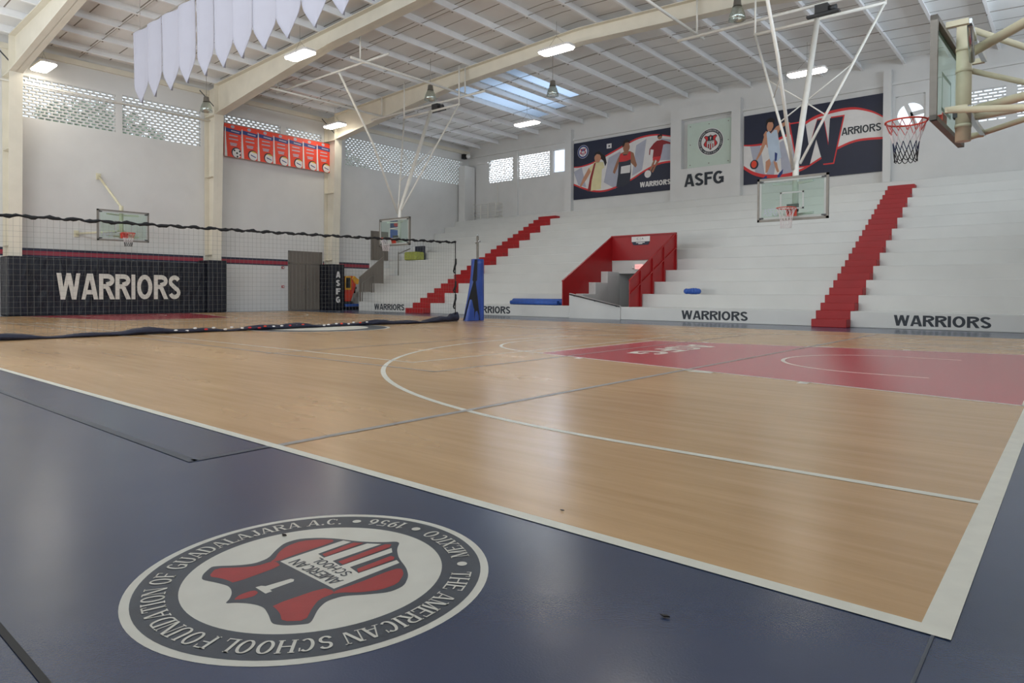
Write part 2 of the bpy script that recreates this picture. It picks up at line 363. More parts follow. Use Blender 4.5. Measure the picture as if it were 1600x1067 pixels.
def letters(mb, body, O, U, V, box, n0, n1, mname, t=.2, th=None, serif=False, gap=.085):
    """drawn lettering fitted to a box centred at O"""
    th = th or t*.88; O = Vector(O); U = Vector(U); V = Vector(V); x = 0; L = []
    for ch in body:
        if ch == ' ': x += .4; continue
        P, W = glyph_polys(ch, t, th, serif); L += [[(a+x, b) for a, b in q] for q in P]; x += W+(gap if ch not in 'AWFR' else gap*.35)
    x -= gap; kx, ky = box[0]/x, box[1]
    st_ = min(.0004, box[1]*.0006)
    for i, q in enumerate(L):
        pts = [((a-x/2)*kx, (b-.5)*ky) for a, b in q]; n_ = n1+st_*(i % 5)
        if n1-n0 > .008: mb.prism(pts, O, U, V, n0, n_, mname)
        else: mb.flat(pts, O, U, V, n_, mname)
    return mb
def tag(o, label, cat, group=None, kind=None):
    o['label'] = label; o['category'] = cat
    if group: o['group'] = group
    if kind: o['kind'] = kind
    return o
def struct(mb, name):
    o = mb.build(name); o['kind'] = 'structure'; return o
def empty(name, loc, label, cat, group=None):
    o = bpy.data.objects.new(name, None); COL.objects.link(o); o.location = loc; o.empty_display_size = .2
    return tag(o, label, cat, group)
def copy_tree(o, loc, rot=None, **kw):
    c = o.copy(); COL.objects.link(c); c.location = loc
    if rot is not None: c.rotation_euler = (0, 0, rot)
    for k, v in kw.items(): c[k] = v
    for ch in o.children:
        d = ch.copy(); COL.objects.link(d); d.parent = c; d.matrix_parent_inverse = ch.matrix_parent_inverse
        for g in ch.children:
            e_ = g.copy(); COL.objects.link(e_); e_.parent = d; e_.matrix_parent_inverse = g.matrix_parent_inverse
    return c
def bevel(o, w_=.02, seg=2):
    m_ = o.modifiers.new('bevel', 'BEVEL'); m_.width = w_; m_.segments = seg; m_.limit_method = 'ANGLE'; return o

# ------------------------------------------------------------------ room dimensions (metres)
XW, XR = -29.2, 2.2            # wall behind the far baseline, wall behind the near baseline
YN, YB = -4.2, 28.5            # near wall, back wall above the bleachers
RIDGE = -13.6
def roofz(x): return 9.80 + (10.45-9.80)*(1-abs(x-RIDGE)/15.6)
ROW_Y0, TR, RI, NR = 17.8, .86, .44, 12

# ---------------- floor: one surface with its painted court markings
F = MB()
F.quad((XW-.2,YN-.2,0),(XR+.2,YN-.2,0),(XR+.2,YB,0),(XW-.2,YB,0),'floor_blue')
def fl(pts, z, m_): F.flat(pts, (0,0,z), (1,0,0), (0,1,0), 0, m_)
def frect(x0,y0,x1,y1,z,m_): fl([(x0,y0),(x1,y0),(x1,y1),(x0,y1)], z, m_)
def fline(p, q, w_, z, m_):
    d = Vector((q[0]-p[0], q[1]-p[1])).normalized(); n_ = Vector((-d.y, d.x))*w_/2
    fl([(p[0]+n_.x,p[1]+n_.y),(q[0]+n_.x,q[1]+n_.y),(q[0]-n_.x,q[1]-n_.y),(p[0]-n_.x,p[1]-n_.y)][::-1], z, m_)
def farc(cx, cy, r, w_, a0, a1, z, m_, seg=72):
    k = max(4, int(seg*abs(a1-a0)/(2*PI)))
    for i in range(k):
        t0 = a0+(a1-a0)*i/k; t1 = a0+(a1-a0)*(i+1)/k
        fl([(cx+(r-w_/2)*math.cos(t0),cy+(r-w_/2)*math.sin(t0)),(cx+(r+w_/2)*math.cos(t0),cy+(r+w_/2)*math.sin(t0)),
            (cx+(r+w_/2)*math.cos(t1),cy+(r+w_/2)*math.sin(t1)),(cx+(r-w_/2)*math.cos(t1),cy+(r-w_/2)*math.sin(t1))], z, m_)
CL, CW = -28.0, 15.1
frect(CL, 0, 0, CW, .0008, 'floor_tan')
z1, z2, z3, z4 = .0014, .002, .0026, .0032
for mirror in (0, 1):
    X = (lambda x: x) if not mirror else (lambda x: CL - x)
    poly = [(X(0),4.7),(X(0),10.6),(X(-5.85),9.4),(X(-5.85),5.8)]
    fl(poly, z1, 'key_red')
    for a, b_ in ((0,1),(1,2),(2,3),(3,0)): fline(poly[a], poly[b_], .05, z2, 'line_white')
    c0 = (PI/2, 3*PI/2) if not mirror else (-PI/2, PI/2)
    farc(X(-5.85), 7.6, 1.75, .05, c0[0], c0[1], z2, 'line_white')
    farc(X(-1.5), 7.6, 1.3, .05, c0[0], c0[1], z2, 'line_white')
    for yy in (6.3, 8.9): fline((X(-1.5),yy),(X(-.9),yy),.05,z2,'line_white')
    # three point line: straight pieces and the arc about the basket
    rr_, cxx, cyy = 6.2, -1.85, 7.6
    dy = cyy-1.36; th = math.asin(min(1, dy/rr_)) if dy < rr_ else PI/2
    if not mirror:
        farc(X(cxx), cyy, rr_, .055, PI/2, 3*PI/2, z3, 'line_white', 180)
    else:
        farc(X(cxx), cyy, rr_, .055, -PI/2, PI/2, z3, 'line_white', 180)
    for yy in (cyy-rr_, cyy+rr_): fline((X(0),yy),(X(cxx),yy),.055,z3,'line_white')
    for (t_, w_) in ((1.75,.1),(2.85,.28),(3.15,.1),(4.9,.1)):
        f_ = t_/5.85; yl = 4.7+(5.8-4.7)*f_; yh = 10.6-(10.6-9.4)*f_
        frect(min(X(-t_-w_),X(-t_)), yl-.13, max(X(-t_-w_),X(-t_)), yl, z2, 'line_white')
        frect(min(X(-t_-w_),X(-t_)), yh, max(X(-t_-w_),X(-t_)), yh+.13, z2, 'line_white')
# letters painted in the near key
letters(F, 'ASFG', (-4.65, 7.85, z3), (0,-1,0), (1,0,0), (2.3,.55), 0, .0001, 'line_white')
# boundary lines
frect(CL-.06, -.06, .06, 0, z3, 'line_white'); frect(CL-.06, CW, .06, CW+.05, z3, 'line_white')
frect(0, -.06, .075, CW+.05, z4, 'line_white'); frect(CL-.06, -.06, CL, CW+.05, z3, 'line_white')
# small white games court and the grey volleyball court
fline((-22,3.62),(-6.2,3.62),.04,z3,'line_white'); fline((-6.2,3.6),(-6.2,12),.04,z3,'line_white')
fline((-22,12),(-6.2,12),.04,z3,'line_white')
fline((-5.25,3.12),(-23,3.12),.045,z4,'line_gray'); fline((-5.25,3.1),(-5.25,12.5),.045,z4,'line_gray')
fline((-3.25,0),(-3.15,14.6),.06,z4,'line_gray')
fline((-3.27,-.5),(-3.27,-.06),.05,z3,'line_brown'); fline((-3.25,-.5),(-26,-.45),.05,z3,'line_brown')
fline((-8.7,3),(-8.7,12),.04,z4,'line_gray')
# seams of the vinyl sheets
fline((-12,-1.64),(.9,-1.64),.018,z3,'black'); fline((.035,-2.6),(.035,-.06),.008,z3,'line_brown')
# emblem in the middle of the court
def disc(cx, cy, r, z, m_, k=64): fl([(cx+r*math.cos(2*PI*i/k), cy+r*math.sin(2*PI*i/k)) for i in range(k)], z, m_)
CX, CY = -14.3, 7.6
disc(CX, CY, 1.8, z1, 'line_white'); disc(CX, CY, 1.72, z2, 'emblem_gray'); disc(CX, CY, 1.25, z3, 'line_white')
struct(F, 'floor')

# ------------------------------------------------------------------ emblem artwork (school crest), unit radius
SH = [(0.52,0.369),(0.413,0.259),(0.372,0.181),(0.385,0.091),(0.468,-0.004),(0.538,-0.104),(0.536,-0.207),(0.455,-0.307),(0.356,-0.374),(0.208,-0.437),(0.088,-0.52),(0,-0.622)]
SH = SH + [(-x,y) for x,y in SH[:-1][::-1]] + [(-.497,.406),(-.447,.462),(-.394,.493),(-.363,.492),(-.285,.462),(-.197,.437),(-.139,.446),(-.082,.471),(-.032,.508),(0,.549)]
SH = SH + [(-x,y) for x,y in SH[-9:-1][::-1]] + [(.497,.406)]
REDS = [[(.477,.372),(.382,.274),(.326,.197),(.325,.105),(.291,.087),(.221,.104),(.203,.399),(.26,.404),(.318,.417),(.395,.452)],
 [(.345,.07),(.422,.002),(.479,-.09),(.488,-.199),(.416,-.304),(.345,-.349),(.315,-.318),(.314,-.032),(.299,.073),(.324,.115)]]
REDS = REDS + [[(-x,y) for x,y in p] for p in REDS] + [[(.008,.5),(.039,.449),(.04,.391),(.025,.366),(-.011,.369),(-.034,.406),(-.021,.463)]]
STR = [[(.192,-.162),(.208,-.404),(.155,-.444),(.145,-.152)],[(.02,-.159),(.03,-.521),(-.001,-.549),(-.029,-.509),(-.036,-.152)],[(-.152,-.171),(-.147,-.426),(-.178,-.429),(-.204,-.402),(-.2,-.146)]]
WH = [[(.034,.303),(.017,.159),(-.005,.151),(-.027,.168),(-.027,.311),(-.051,.311),(-.052,.35),(.062,.347),(.057,.316)],
 [(.285,.07),(.291,-.384),(.231,-.403),(.218,-.148),(.138,-.137),(.131,-.455),(.054,-.51),(.055,-.143),(-.044,-.131),(-.049,-.51),(-.108,-.468),(-.099,-.158),(-.208,-.14),(-.223,-.409),(-.269,-.393),(-.276,.072)]]
def smooth_poly(pts, k=2):
    for _ in range(k):
        q = []
        for i in range(len(pts)):
            a = pts[i]; b_ = pts[(i+1) % len(pts)]
            q += [(a[0]*.8+b_[0]*.2, a[1]*.8+b_[1]*.2), (a[0]*.2+b_[0]*.8, a[1]*.2+b_[1]*.8)]
        pts = q
    return pts
def ring_text(mb, body, O, U, V, n, r, R0, h, a0, a1, m_, outward=True, bold=.012, wk=.92):
    T_, H_ = .17, .075; adv = []
    for ch in body: adv.append(.42 if ch == ' ' else glyph_polys(ch, T_, H_, True)[1]+.20)
    tot = sum(adv); O = Vector(O); U = Vector(U); V = Vector(V); acc = 0
    for ch, a in zip(body, adv):
        t = a0+(a1-a0)*((acc+a/2)/tot); acc += a
        if ch == ' ': continue
        rad = U*math.cos(t)+V*math.sin(t); tan = U*math.sin(t)-V*math.cos(t)
        if not outward: rad, tan = -rad, -tan
        P, W = glyph_polys(ch, T_, H_, True); k = abs(a1-a0)*R0*r/tot
        cen = O+(rad if outward else -rad)*(R0*r)
        for i, q in enumerate(P): mb.flat([((x-W/2)*k, (y-.5)*h*r) for x, y in q], cen, tan, rad, n+.00005*(i % 4), m_)
def emblem(mb, O, U, V, r, n, st, cols=('emblem_white','emblem_gray','emblem_red'), detail=True, outer=True):
    W_, G_, R_ = cols
    circ = lambda q, k=96: [(q*r*math.cos(2*PI*i/k), q*r*math.sin(2*PI*i/k)) for i in range(k)]
    sc_ = lambda P: [(x*r, y*r) for x, y in P]
    if outer: mb.flat(circ(1.0), O, U, V, n, W_)
    mb.flat(circ(.953), O, U, V, n+st, G_); mb.flat(circ(.725), O, U, V, n+2*st, W_)
    mb.flat(sc_(smooth_poly(SH)), O, U, V, n+3*st, G_)
    for p in REDS: mb.flat(sc_(smooth_poly(p, 1)), O, U, V, n+4*st, R_)
    for p in WH: mb.flat(sc_(p), O, U, V, n+4*st, W_)
    for p in STR: mb.flat(sc_(p), O, U, V, n+5*st, R_)
    if detail:
        N = Vector(U).cross(Vector(V)).normalized(); O2 = Vector(O)+N*(n+6*st)
        letters(mb, 'AMERICAN', O2+Vector(V)*.012*r, U, V, (.46*r, .078*r), 0, .0001, G_, .17)
        letters(mb, 'SCHOOL', O2-Vector(V)*.088*r-Vector(U)*.015*r, U, V, (.34*r, .07*r), 0, .0001, G_, .17)
        D = math.radians
        ring_text(mb, 'THE AMERICAN SCHOOL FOUNDATION OF GUADALAJARA A.C.', O2, U, V, 0, r, .845, .115, D(221), D(-45), W_)
        ring_text(mb, 'MEXICO', O2, U, V, 0, r, .845, .115, D(235.5), D(269.5), W_, False)
        ring_text(mb, '1956', O2, U, V, 0, r, .845, .115, D(283), D(303), W_, False)
        for a in (228.4, 276.6, 308.5):
            c = O2+Vector(U)*(math.cos(D(a))*.845*r)+Vector(V)*(math.sin(D(a))*.845*r)
            mb.flat([(.03*r*math.cos(2*PI*i/20), .03*r*math.sin(2*PI*i/20)) for i in range(20)], c, U, V, 0, W_)
E_ = MB()
ax, ay = math.cos(math.radians(179.2)), math.sin(math.radians(179.2))
# crest painted on the blue apron: its foot points to the bleachers
emblem(E_, (-1.548,-.880,0), (ax,ay,0), (-ay,ax,0), .5522, .0008, .0003)
o = E_.build('floor_emblem', loc=(-1.548,-.880,0)); tag(o, 'round school crest painted on the blue floor beside the white sideline', 'emblem')

# ------------------------------------------------------------------ walls
def wall_grid(mb, axis, pos, th, a0, a1, z0, z1, holes, m_):
    """solid wall with rectangular holes; axis 'x': wall at x=pos spanning y; 'y': wall at y=pos spanning x"""
    As = sorted({a0, a1, *[h[0] for h in holes], *[h[1] for h in holes]}); Zs = sorted({z0, z1, *[h[2] for h in holes], *[h[3] for h in holes]})
    for i in range(len(As)-1):
        j = 0
        while j < len(Zs)-1:
            ok = lambda jj: not any(h[0] <= (As[i]+As[i+1])/2 <= h[1] and h[2] <= (Zs[jj]+Zs[jj+1])/2 <= h[3] for h in holes)
            if ok(j):
                k = j
                while k+1 < len(Zs)-1 and ok(k+1): k += 1
                p = (pos, As[i], Zs[j]) if axis == 'x' else (As[i], pos, Zs[j])
                q = (pos+th, As[i+1], Zs[k+1]) if axis == 'x' else (As[i+1], pos+th, Zs[k+1])
                mb.box(p, q, m_); j = k+1
            else: j += 1
def lattice(name, axis, pos, th, a0, a1, z0, z1, m_='white_plaster', ph=.115, pw=.235, bar=.042, stub=.045):
    mb = MB(); nz = round((z1-z0)/ph); ph = (z1-z0)/nz
    for i in range(nz+1):
        z = z0+i*ph; p = (pos, a0, z-bar/2); q = (pos+th, a1, z+bar/2)
        if axis == 'y': p = (a0, pos, z-bar/2); q = (a1, pos+th, z+bar/2)
        mb.box(p, q, m_)
        if i == nz: break
        a = a0+(pw/2 if i % 2 else 0)
        while a <= a1+.001:
            s0 = max(a-stub/2, a0); s1 = min(a+stub/2, a1)
            p = (pos, s0, z+bar/2); q = (pos+th, s1, z+ph-bar/2)
            if axis == 'y': p = (s0, pos, z+bar/2); q = (s1, pos+th, z+ph-bar/2)
            if s1 > s0: mb.box(p, q, m_)
            a += pw
    return struct(mb, name)
ZT = 10.07
LW = [(-3.5,-.4,7.25,8.75),(-.1,3.1,7.25,8.75),(5.1,8.2,7.25,8.75),(8.45,11.6,7.25,8.8),(12.7,15.45,7.25,8.9),(15.75,17.75,7.25,8.9),(19.2,27.9,7.6,9.1)]
mb = MB(); wall_grid(mb, 'x', XW, -.2, YN-.2, YB+.2, 0, ZT, [h for h in LW], 'white_plaster'); struct(mb, 'wall_left')
for i, h in enumerate(LW): lattice('window_%d' % (i+1), 'x', XW-.03, -.14, *h)
BW = [(-27.47,-25.5,7.62,9.0),(-25.05,-22.8,7.62,9.0),(-22.57,-21.68,7.7,9.0),(-5.4,-4.35,7.4,8.85),(-2.95,-1.8,7.4,8.62),(-1.48,-.3,7.4,8.62)]
mb = MB(); wall_grid(mb, 'y', YB, .2, XW, XR, 0, 10.74, BW, 'white_plaster'); struct(mb, 'wall_back')
lattice('window_8', 'y', YB+.03, .14, *BW[0]); lattice('window_9', 'y', YB+.03, .14, *BW[1])
lattice('window_10', 'y', YB+.03, .14, *BW[4], ph=.125, pw=.3); lattice('window_11', 'y', YB+.03, .14, *BW[5], ph=.125, pw=.3)
# open window with a thin frame
mb = MB(); a0,a1,b0,b1 = BW[2]
for p,q in (((a0,YB+.05,b0),(a0+.05,YB+.12,b1)),((a1-.05,YB+.05,b0),(a1,YB+.12,b1)),((a0,YB+.05,b0),(a1,YB+.12,b0+.05)),((a0,YB+.05,b1-.05),(a1,YB+.12,b1))): mb.box(p,q,'white_plaster')
mb.quad((a0,YB+.09,b0),(a1,YB+.09,b0),(a1,YB+.09,b1),(a0,YB+.09,b1),'window_film'); struct(mb, 'window_12')
# round ornamental window in its square recess
mb = MB(); a0,a1,b0,b1 = BW[3]; cx, cz, rad = (a0+a1)/2, 8.08, .47
k = 48; ring = [(cx+rad*math.cos(2*PI*i/k), cz+rad*math.sin(2*PI*i/k)) for i in range(k)]
def sq(t):
    c, s_ = math.cos(t), math.sin(t); hx, hz = (a1-a0)/2, (b1-b0)/2; zc = (b0+b1)/2
    f_ = min(hx/abs(c) if abs(c) > 1e-6 else 1e9, hz/abs(s_) if abs(s_) > 1e-6 else 1e9); return (cx+c*f_, zc+s_*f_)
for i in range(k):
    t0 = 2*PI*i/k; t1 = 2*PI*(i+1)/k; p, q = ring[i], ring[(i+1) % k]; P_, Q_ = sq(t0), sq(t1)
    for yy, fl_ in ((YB+.08,0),(YB+.16,1)):
        f4 = [(P_[0],yy,P_[1]),(Q_[0],yy,Q_[1]),(q[0],yy,q[1]),(p[0],yy,p[1])]
        mb.add(f4, [(3,2,1,0) if not fl_ else (0,1,2,3)], 'white_plaster')
    mb.add([(p[0],YB+.08,p[1]),(q[0],YB+.08,q[1]),(q[0],YB+.16,q[1]),(p[0],YB+.16,p[1])],[(0,1,2,3)],'white_plaster')
for t in (1.95, 0.15, -1.2): mb.bar((cx,YB+.12,cz),(cx+rad*math.cos(t),YB+.12,cz+rad*math.sin(t)),.1,.16,'white_plaster')
struct(mb, 'window_13')
# near wall and right wall, both with long ventilated openings under the eaves
NH = [(-28.5+3.7*i, -28.5+3.7*i+3.3, 7.2, 8.8) for i in range(8)]  # openings behind the camera, added to let the fill light in
DH = [(dx-2.0, dx+2.0, 0, 3.3) for dx in (-25.0, -17.0, -9.0)]  # invented doorways, added so the uplights reach the roof
mb = MB(); wall_grid(mb, 'y', YN, -.2, XW, XR, 0, 10.74, NH+DH, 'white_plaster'); struct(mb, 'wall_near')
RH = [(-3.3+3.9*i, -3.3+3.9*i+3.5, 7.2, 8.8) for i in range(8)]
mb = MB(); wall_grid(mb, 'x', XR, .2, YN-.2, YB+.2, 0, ZT, RH, 'white_plaster'); struct(mb, 'wall_right')
# ledge above the windows of the back wall, pilasters, stripes, skirting
mb = MB(); mb.box((XW, YB-.1, 9.32), (XR, YB, 9.42), 'white_plaster'); struct(mb, 'trim_1')
for i, (x0, x1, d) in enumerate(((-21.55,-21.12,.28),(-5.78,-5.5,.3),(-25.45,-25.1,.12))):
    mb = MB(); mb.box((x0, YB-d, 5.285), (x1, YB, 9.9 if i < 2 else 9.3), 'white_plaster'); struct(mb, 'trim_%d' % (i+2))
mat('stripe_navy', '20253C', .5); mat('stripe_red', '93283A', .5)
for i, (y0, y1) in enumerate(((YN,4.5),(4.9,11.7),(12.2,15.83),(17.83,20.75))):
    mb = MB()
    for z0_, z1_, m_ in ((2.16,2.22,'stripe_navy'),(2.22,2.38,'stripe_red'),(2.38,2.47,'stripe_navy')): mb.box((XW, y0, z0_), (XW+.012, y1, z1_), m_)
    struct(mb, 'trim_%d' % (i+5))
mb = MB(); mb.tube([(XW+.15, YN, 8.42), (XW+.15, 18, 8.42)], .035, 'pale_pipe', 8); tag(mb.build('wall_conduit'), 'thin beige pipe running along the left wall across the block windows', 'pipe')
# doors in the left wall
def double_door(name, y0, y1, z1, zt):
    mb = MB(); x = XW
    mb.box((x, y0, 0), (x+.06, y0+.07, z1), 'door_brown'); mb.box((x, y1-.07, 0), (x+.06, y1, z1), 'door_brown'); mb.box((x, y0, z1-.07), (x+.06, y1, z1), 'door_brown')
    mb.box((x, y0+.07, zt), (x+.04, y1-.07, z1-.07), 'door_brown'); mb.box((x, y0, zt-.03), (x+.06, y1, zt+.03), 'door_brown')
    o = struct(mb, name); ym = (y0+y1)/2
    for s in (-1, 1):
        m2 = MB(); a, b_ = (y0+.08, ym-.012) if s < 0 else (ym+.012, y1-.08)
        m2.box((x, a, .01), (x+.045, b_, zt-.04), 'door_brown'); m2.box((x, a+.1, .25), (x+.05, b_-.1, zt-.2), 'door_brown'); d = m2.build('door_leaf', o)
        m3 = MB(); m3.tube([(x+.05, ym+s*.1, 1.0), (x+.1, ym+s*.1, 1.0), (x+.1, ym+s*.1, 1.2), (x+.05, ym+s*.1, 1.2)], .012, 'chrome', 8)
        m3.build('door_handle', d)
double_door('door_1', 15.85, 17.75, 2.92, 2.32)
mb = MB(); mb.box((XW, 20.85, 2.66), (XW+.08, 22.0, 4.25), 'door_brown'); mb.box((XW+.08, 20.95, 2.72), (XW+.1, 21.9, 4.15), 'door_brown'); struct(mb, 'door_2')

# ------------------------------------------------------------------ ceiling
SKY = [(-27.3,-26.7,13.2,15.2),(-22.1,-21.3,19.2,26.5),(-20.5,-19.8,20,26),(-18.9,-18.3,20,25)]
PX = [RIDGE-.77-1.54*i for i in range(10)] + [RIDGE+.77+1.54*i for i in range(10)]
PX = sorted(PX)
mb = MB()
xs = sorted({XW-.3, XR+.3, RIDGE, *[s[0] for s in SKY], *[s[1] for s in SKY]}); ys = sorted({YN-.3, YB+.3, *[s[2] for s in SKY], *[s[3] for s in SKY]})
for i in range(len(xs)-1):
    for j in range(len(ys)-1):
        xm, ym = (xs[i]+xs[i+1])/2, (ys[j]+ys[j+1])/2
        if any(s[0] < xm < s[1] and s[2] < ym < s[3] for s in SKY): continue
        x0, x1, y0, y1 = xs[i], xs[i+1], ys[j], ys[j+1]; a, b_ = roofz(x0)+.27, roofz(x1)+.27
        mb.add([(x0,y0,a),(x0,y1,a),(x1,y1,b_),(x1,y0,b_),(x0,y0,a+.08),(x0,y1,a+.08),(x1,y1,b_+.08),(x1,y0,b_+.08)],
               [(0,1,2,3),(4,7,6,5),(0,3,7,4),(1,5,6,2),(0,4,5,1),(3,2,6,7)], 'roof_deck')
struct(mb, 'ceiling')
for i, s in enumerate(SKY):
    mb = MB(); mb.quad((s[0],s[2],roofz(s[0])+.30),(s[0],s[3],roofz(s[0])+.30),(s[1],s[3],roofz(s[1])+.30),(s[1],s[2],roofz(s[1])+.30),'skylight_sheet'); struct(mb, 'window_%d' % (14+i))

# purlins: cold formed sections resting on the frames, one object each
def purlin_mesh():
    mb = MB(); L0, L1 = YN, YB
    for p, q in (((-.003,0),(.003,.27)),((-.003,0),(.09,.006)),((-.09,.264),(.003,.27)),((.084,0),(.09,.03)),((-.09,.24),(-.084,.27))):
        mb.box((p[0], L0, p[1]), (q[0], L1, q[1]), 'purlin_paint')
    return mb
pos_names = {}
first = None
for i, x in enumerate(PX):
    if x < XW+.15 or x > XR-.1: continue
    lab = 'white roof purlin, number %d counted from the left wall eave' % (i+1)
    if first is None:
        first = purlin_mesh().build('roof_purlin'); first.location = (x, 0, roofz(x)); tag(first, lab, 'purlin', 'roof purlins'); o = first
    else:
        o = first.copy(); COL.objects.link(o); o.location = (x, 0, roofz(x)); o['label'] = lab
    pos_names[i] = o
ordn = ['eave', 'second', 'third', 'fourth', 'fifth', 'sixth', 'seventh', 'eighth', 'ninth', 'tenth']
for i, o in pos_names.items():
    left = i < 10; k = (i if left else 19-i)
    o['label'] = 'long white steel roof purlin, %s one from the %s side wall, running towards the bleachers' % (ordn[k] if k else 'first', 'left' if left else 'right')
mb = MB(); mb.box((XW, YN, 9.55), (XW+.12, YB, 9.75), 'cream_steel'); tag(mb.build('eave_beam'), 'beige eave beam along the top of the left wall', 'beam')
# sag rods between the purlins
for yy, nm in ((2.2,'in the bay nearest the camera'),(6.9,'above the white pennants'),(9.4,'in the bay before the second frame'),(13.9,'in the third bay, nearer the camera'),(16.0,'in the third bay, nearer the bleachers'),(20.6,'over the lowest bleacher rows'),(24.4,'over the upper bleacher rows')):
    mb = MB()
    mb.tube([(XW+.1, yy, roofz(XW)+.06), (RIDGE, yy, roofz(RIDGE)+.06), (XR-.1, yy, roofz(XR)+.06)], .012, 'rod_steel', 6, cap=False)
    for x in PX:
        if XW+.2 < x < XR-.2: mb.box((x-.02, yy-.025, roofz(x)-.03), (x+.02, yy+.025, roofz(x)+.08), 'rod_steel')
    tag(mb.build('sag_rod'), 'thin bridging rod with clips crossing under the purlins ' + nm, 'rod', 'purlin bridging rods')

# portal frames
def frame(y, lab):
    root = empty('portal_frame', (0, y, 0), lab, 'steel frame', 'steel portal frames')
    bot = lambda x: (8.55+(9.6-8.55)*(x+28.3)/8.3) if x < -20 else (9.6+(9.93-9.6)*(x+20)/6.4)
    xsL = [-28.3,-26,-24,-22,-20,-18,-16,RIDGE]
    for side in (0, 1):
        mx_ = (lambda x: x) if side == 0 else (lambda x: 2*RIDGE-x)
        mb = MB()   # column
        zf = 8.62; f0, f1 = -28.55, -28.22      # inner flange: leans into the hall
        s_ = 1 if side == 0 else -1
        A = [(mx_(f0), 0), (mx_(f1), zf)]
        O = (0, y, 0)
        mb.prism([(mx_(XW+.02),0),(mx_(f0),0),(mx_(f1),zf-.08),(mx_(XW+.02),zf-.08)], (0,y,0), (1,0,0), (0,0,1), -.006, .006, 'cream_steel')
        mb.add([(mx_(f0),y-.2,0),(mx_(f0),y+.2,0),(mx_(f1),y+.2,zf),(mx_(f1),y-.2,zf),(mx_(f0-.03),y-.2,0),(mx_(f0-.03),y+.2,0),(mx_(f1-.03),y+.2,zf),(mx_(f1-.03),y-.2,zf)],
               [(0,1,2,3),(4,7,6,5),(0,3,7,4),(1,5,6,2),(0,4,5,1),(3,2,6,7)] if side == 0 else [(3,2,1,0),(5,6,7,4),(4,7,3,0),(2,6,5,1),(1,5,4,0),(7,6,2,3)], 'cream_steel')
        mb.box((mx_(XW+.02), y-.2, 0), (mx_(XW+.05), y+.2, 9.7), 'cream_steel')
        for zz in (2.5, 5.9): mb.box((mx_(XW+.03), y-.19, zz), (mx_(f0-.0), y+.19, zz+.02), 'cream_steel')
        mb.build('column', root)
        mb = MB()   # rafter
        web = [(mx_(x), bot(x)) for x in xsL] + [(mx_(x), roofz(x)-.02) for x in xsL[::-1]]
        web = web + [(mx_(XW+.05), roofz(XW)-.02), (mx_(XW+.05), 8.55)]
        mb.prism(web, (0,y,0), (1,0,0), (0,0,1), -.010, .010, 'cream_steel')
        def strip(fz, w_, t):
            for i in range(len(xsL)-1):
                a, b_ = xsL[i], xsL[i+1]; za, zb = fz(a), fz(b_)
                vs = [(mx_(a),y-w_,za),(mx_(b_),y-w_,zb),(mx_(b_),y+w_,zb),(mx_(a),y+w_,za),(mx_(a),y-w_,za+t),(mx_(b_),y-w_,zb+t),(mx_(b_),y+w_,zb+t),(mx_(a),y+w_,za+t)]
                fs = [(0,3,2,1),(4,5,6,7),(0,1,5,4),(1,2,6,5),(2,3,7,6),(3,0,4,7)]
                if side: fs = [f[::-1] for f in fs]
                mb.add(vs, fs, 'cream_steel')
        strip(bot, .2, .025); strip(lambda x: roofz(x)-.03, .2, .025)
        mb.box((mx_(-28.3), y-.2, 8.55), (mx_(-28.27), y+.2, roofz(-28.3)), 'cream_steel')
        mb.box((mx_(XW+.03), y-.2, 8.53), (mx_(-28.25), y+.2, 8.56), 'cream_steel')
        mb.build('rafter', root)
        # knee brace to the eave
        mb = MB(); mb.bar((mx_(-28.35), y, 8.75), (mx_(-28.85), y-.55, 9.6), .04, .04, 'dark_steel'); mb.build('knee_brace', root)
    return root
frame(4.69, 'cream portal frame nearest the camera, beside the start of the navy wall pad')
frame(11.95, 'cream portal frame at the far end of the navy wall pad')
frame(18.08, 'cream portal frame nearest the bleachers, its column padded with white letters')

# ------------------------------------------------------------------ bleachers
VX0, VX1 = -13.8, -11.35         # tunnel opening
root = empty('bleachers', (0, ROW_Y0, 0), 'white painted concrete bleachers rising across the far side of the court', 'bleachers')
for i in range(NR):
    y0 = ROW_Y0+TR*i; z = RI*(i+1); y1 = YB-.005 if i == NR-1 else y0+TR+.02
    xl = -26.2 if i == 0 else (-27.35 if i < 4 else XW+.01)
    segs = [(xl, VX0), (VX1-(.3 if i == 0 else 0), XR-.01)] if i < 4 else [(xl, XR-.01)]
    mb = MB(); zb = z-RI-.02 if i else 0
    for a, b_ in segs:
        if i in (0,1,2,3): mb.box((a, y0, 0), (b_, y1, z), 'white_gloss')
        else: mb.box((a, y0, 1.68 if i == 4 else max(0, zb-.3)), (b_, y1, z), 'white_gloss')
    o = mb.build('bench_row', root); bevel(o, .02, 2)
# walls inside the tunnel
mb = MB()
mb.box((VX0-.1, 21.27, 0), (VX0-.002, 24.0, 2.18), 'white_gloss'); mb.box((VX1+.002, 21.27, 0), (VX1+.1, 24.0, 2.18), 'white_gloss')
mb.box((VX0, 23.9, 0), (VX1, 24.0, 2.2), 'white_gloss'); mb.box((VX0, 22.2, 2.1), (VX1, 23.9, 2.17), 'white_gloss')
mb.build('tunnel_wall', root)
mb = MB(); mb.box((-13.35, 23.86, 0), (-12.35, 23.9, 1.66), 'grey_side'); mb.box((-13.3, 23.84, .02), (-12.4, 23.87, 1.62), 'grey_side'); mb.build('tunnel_door', root)
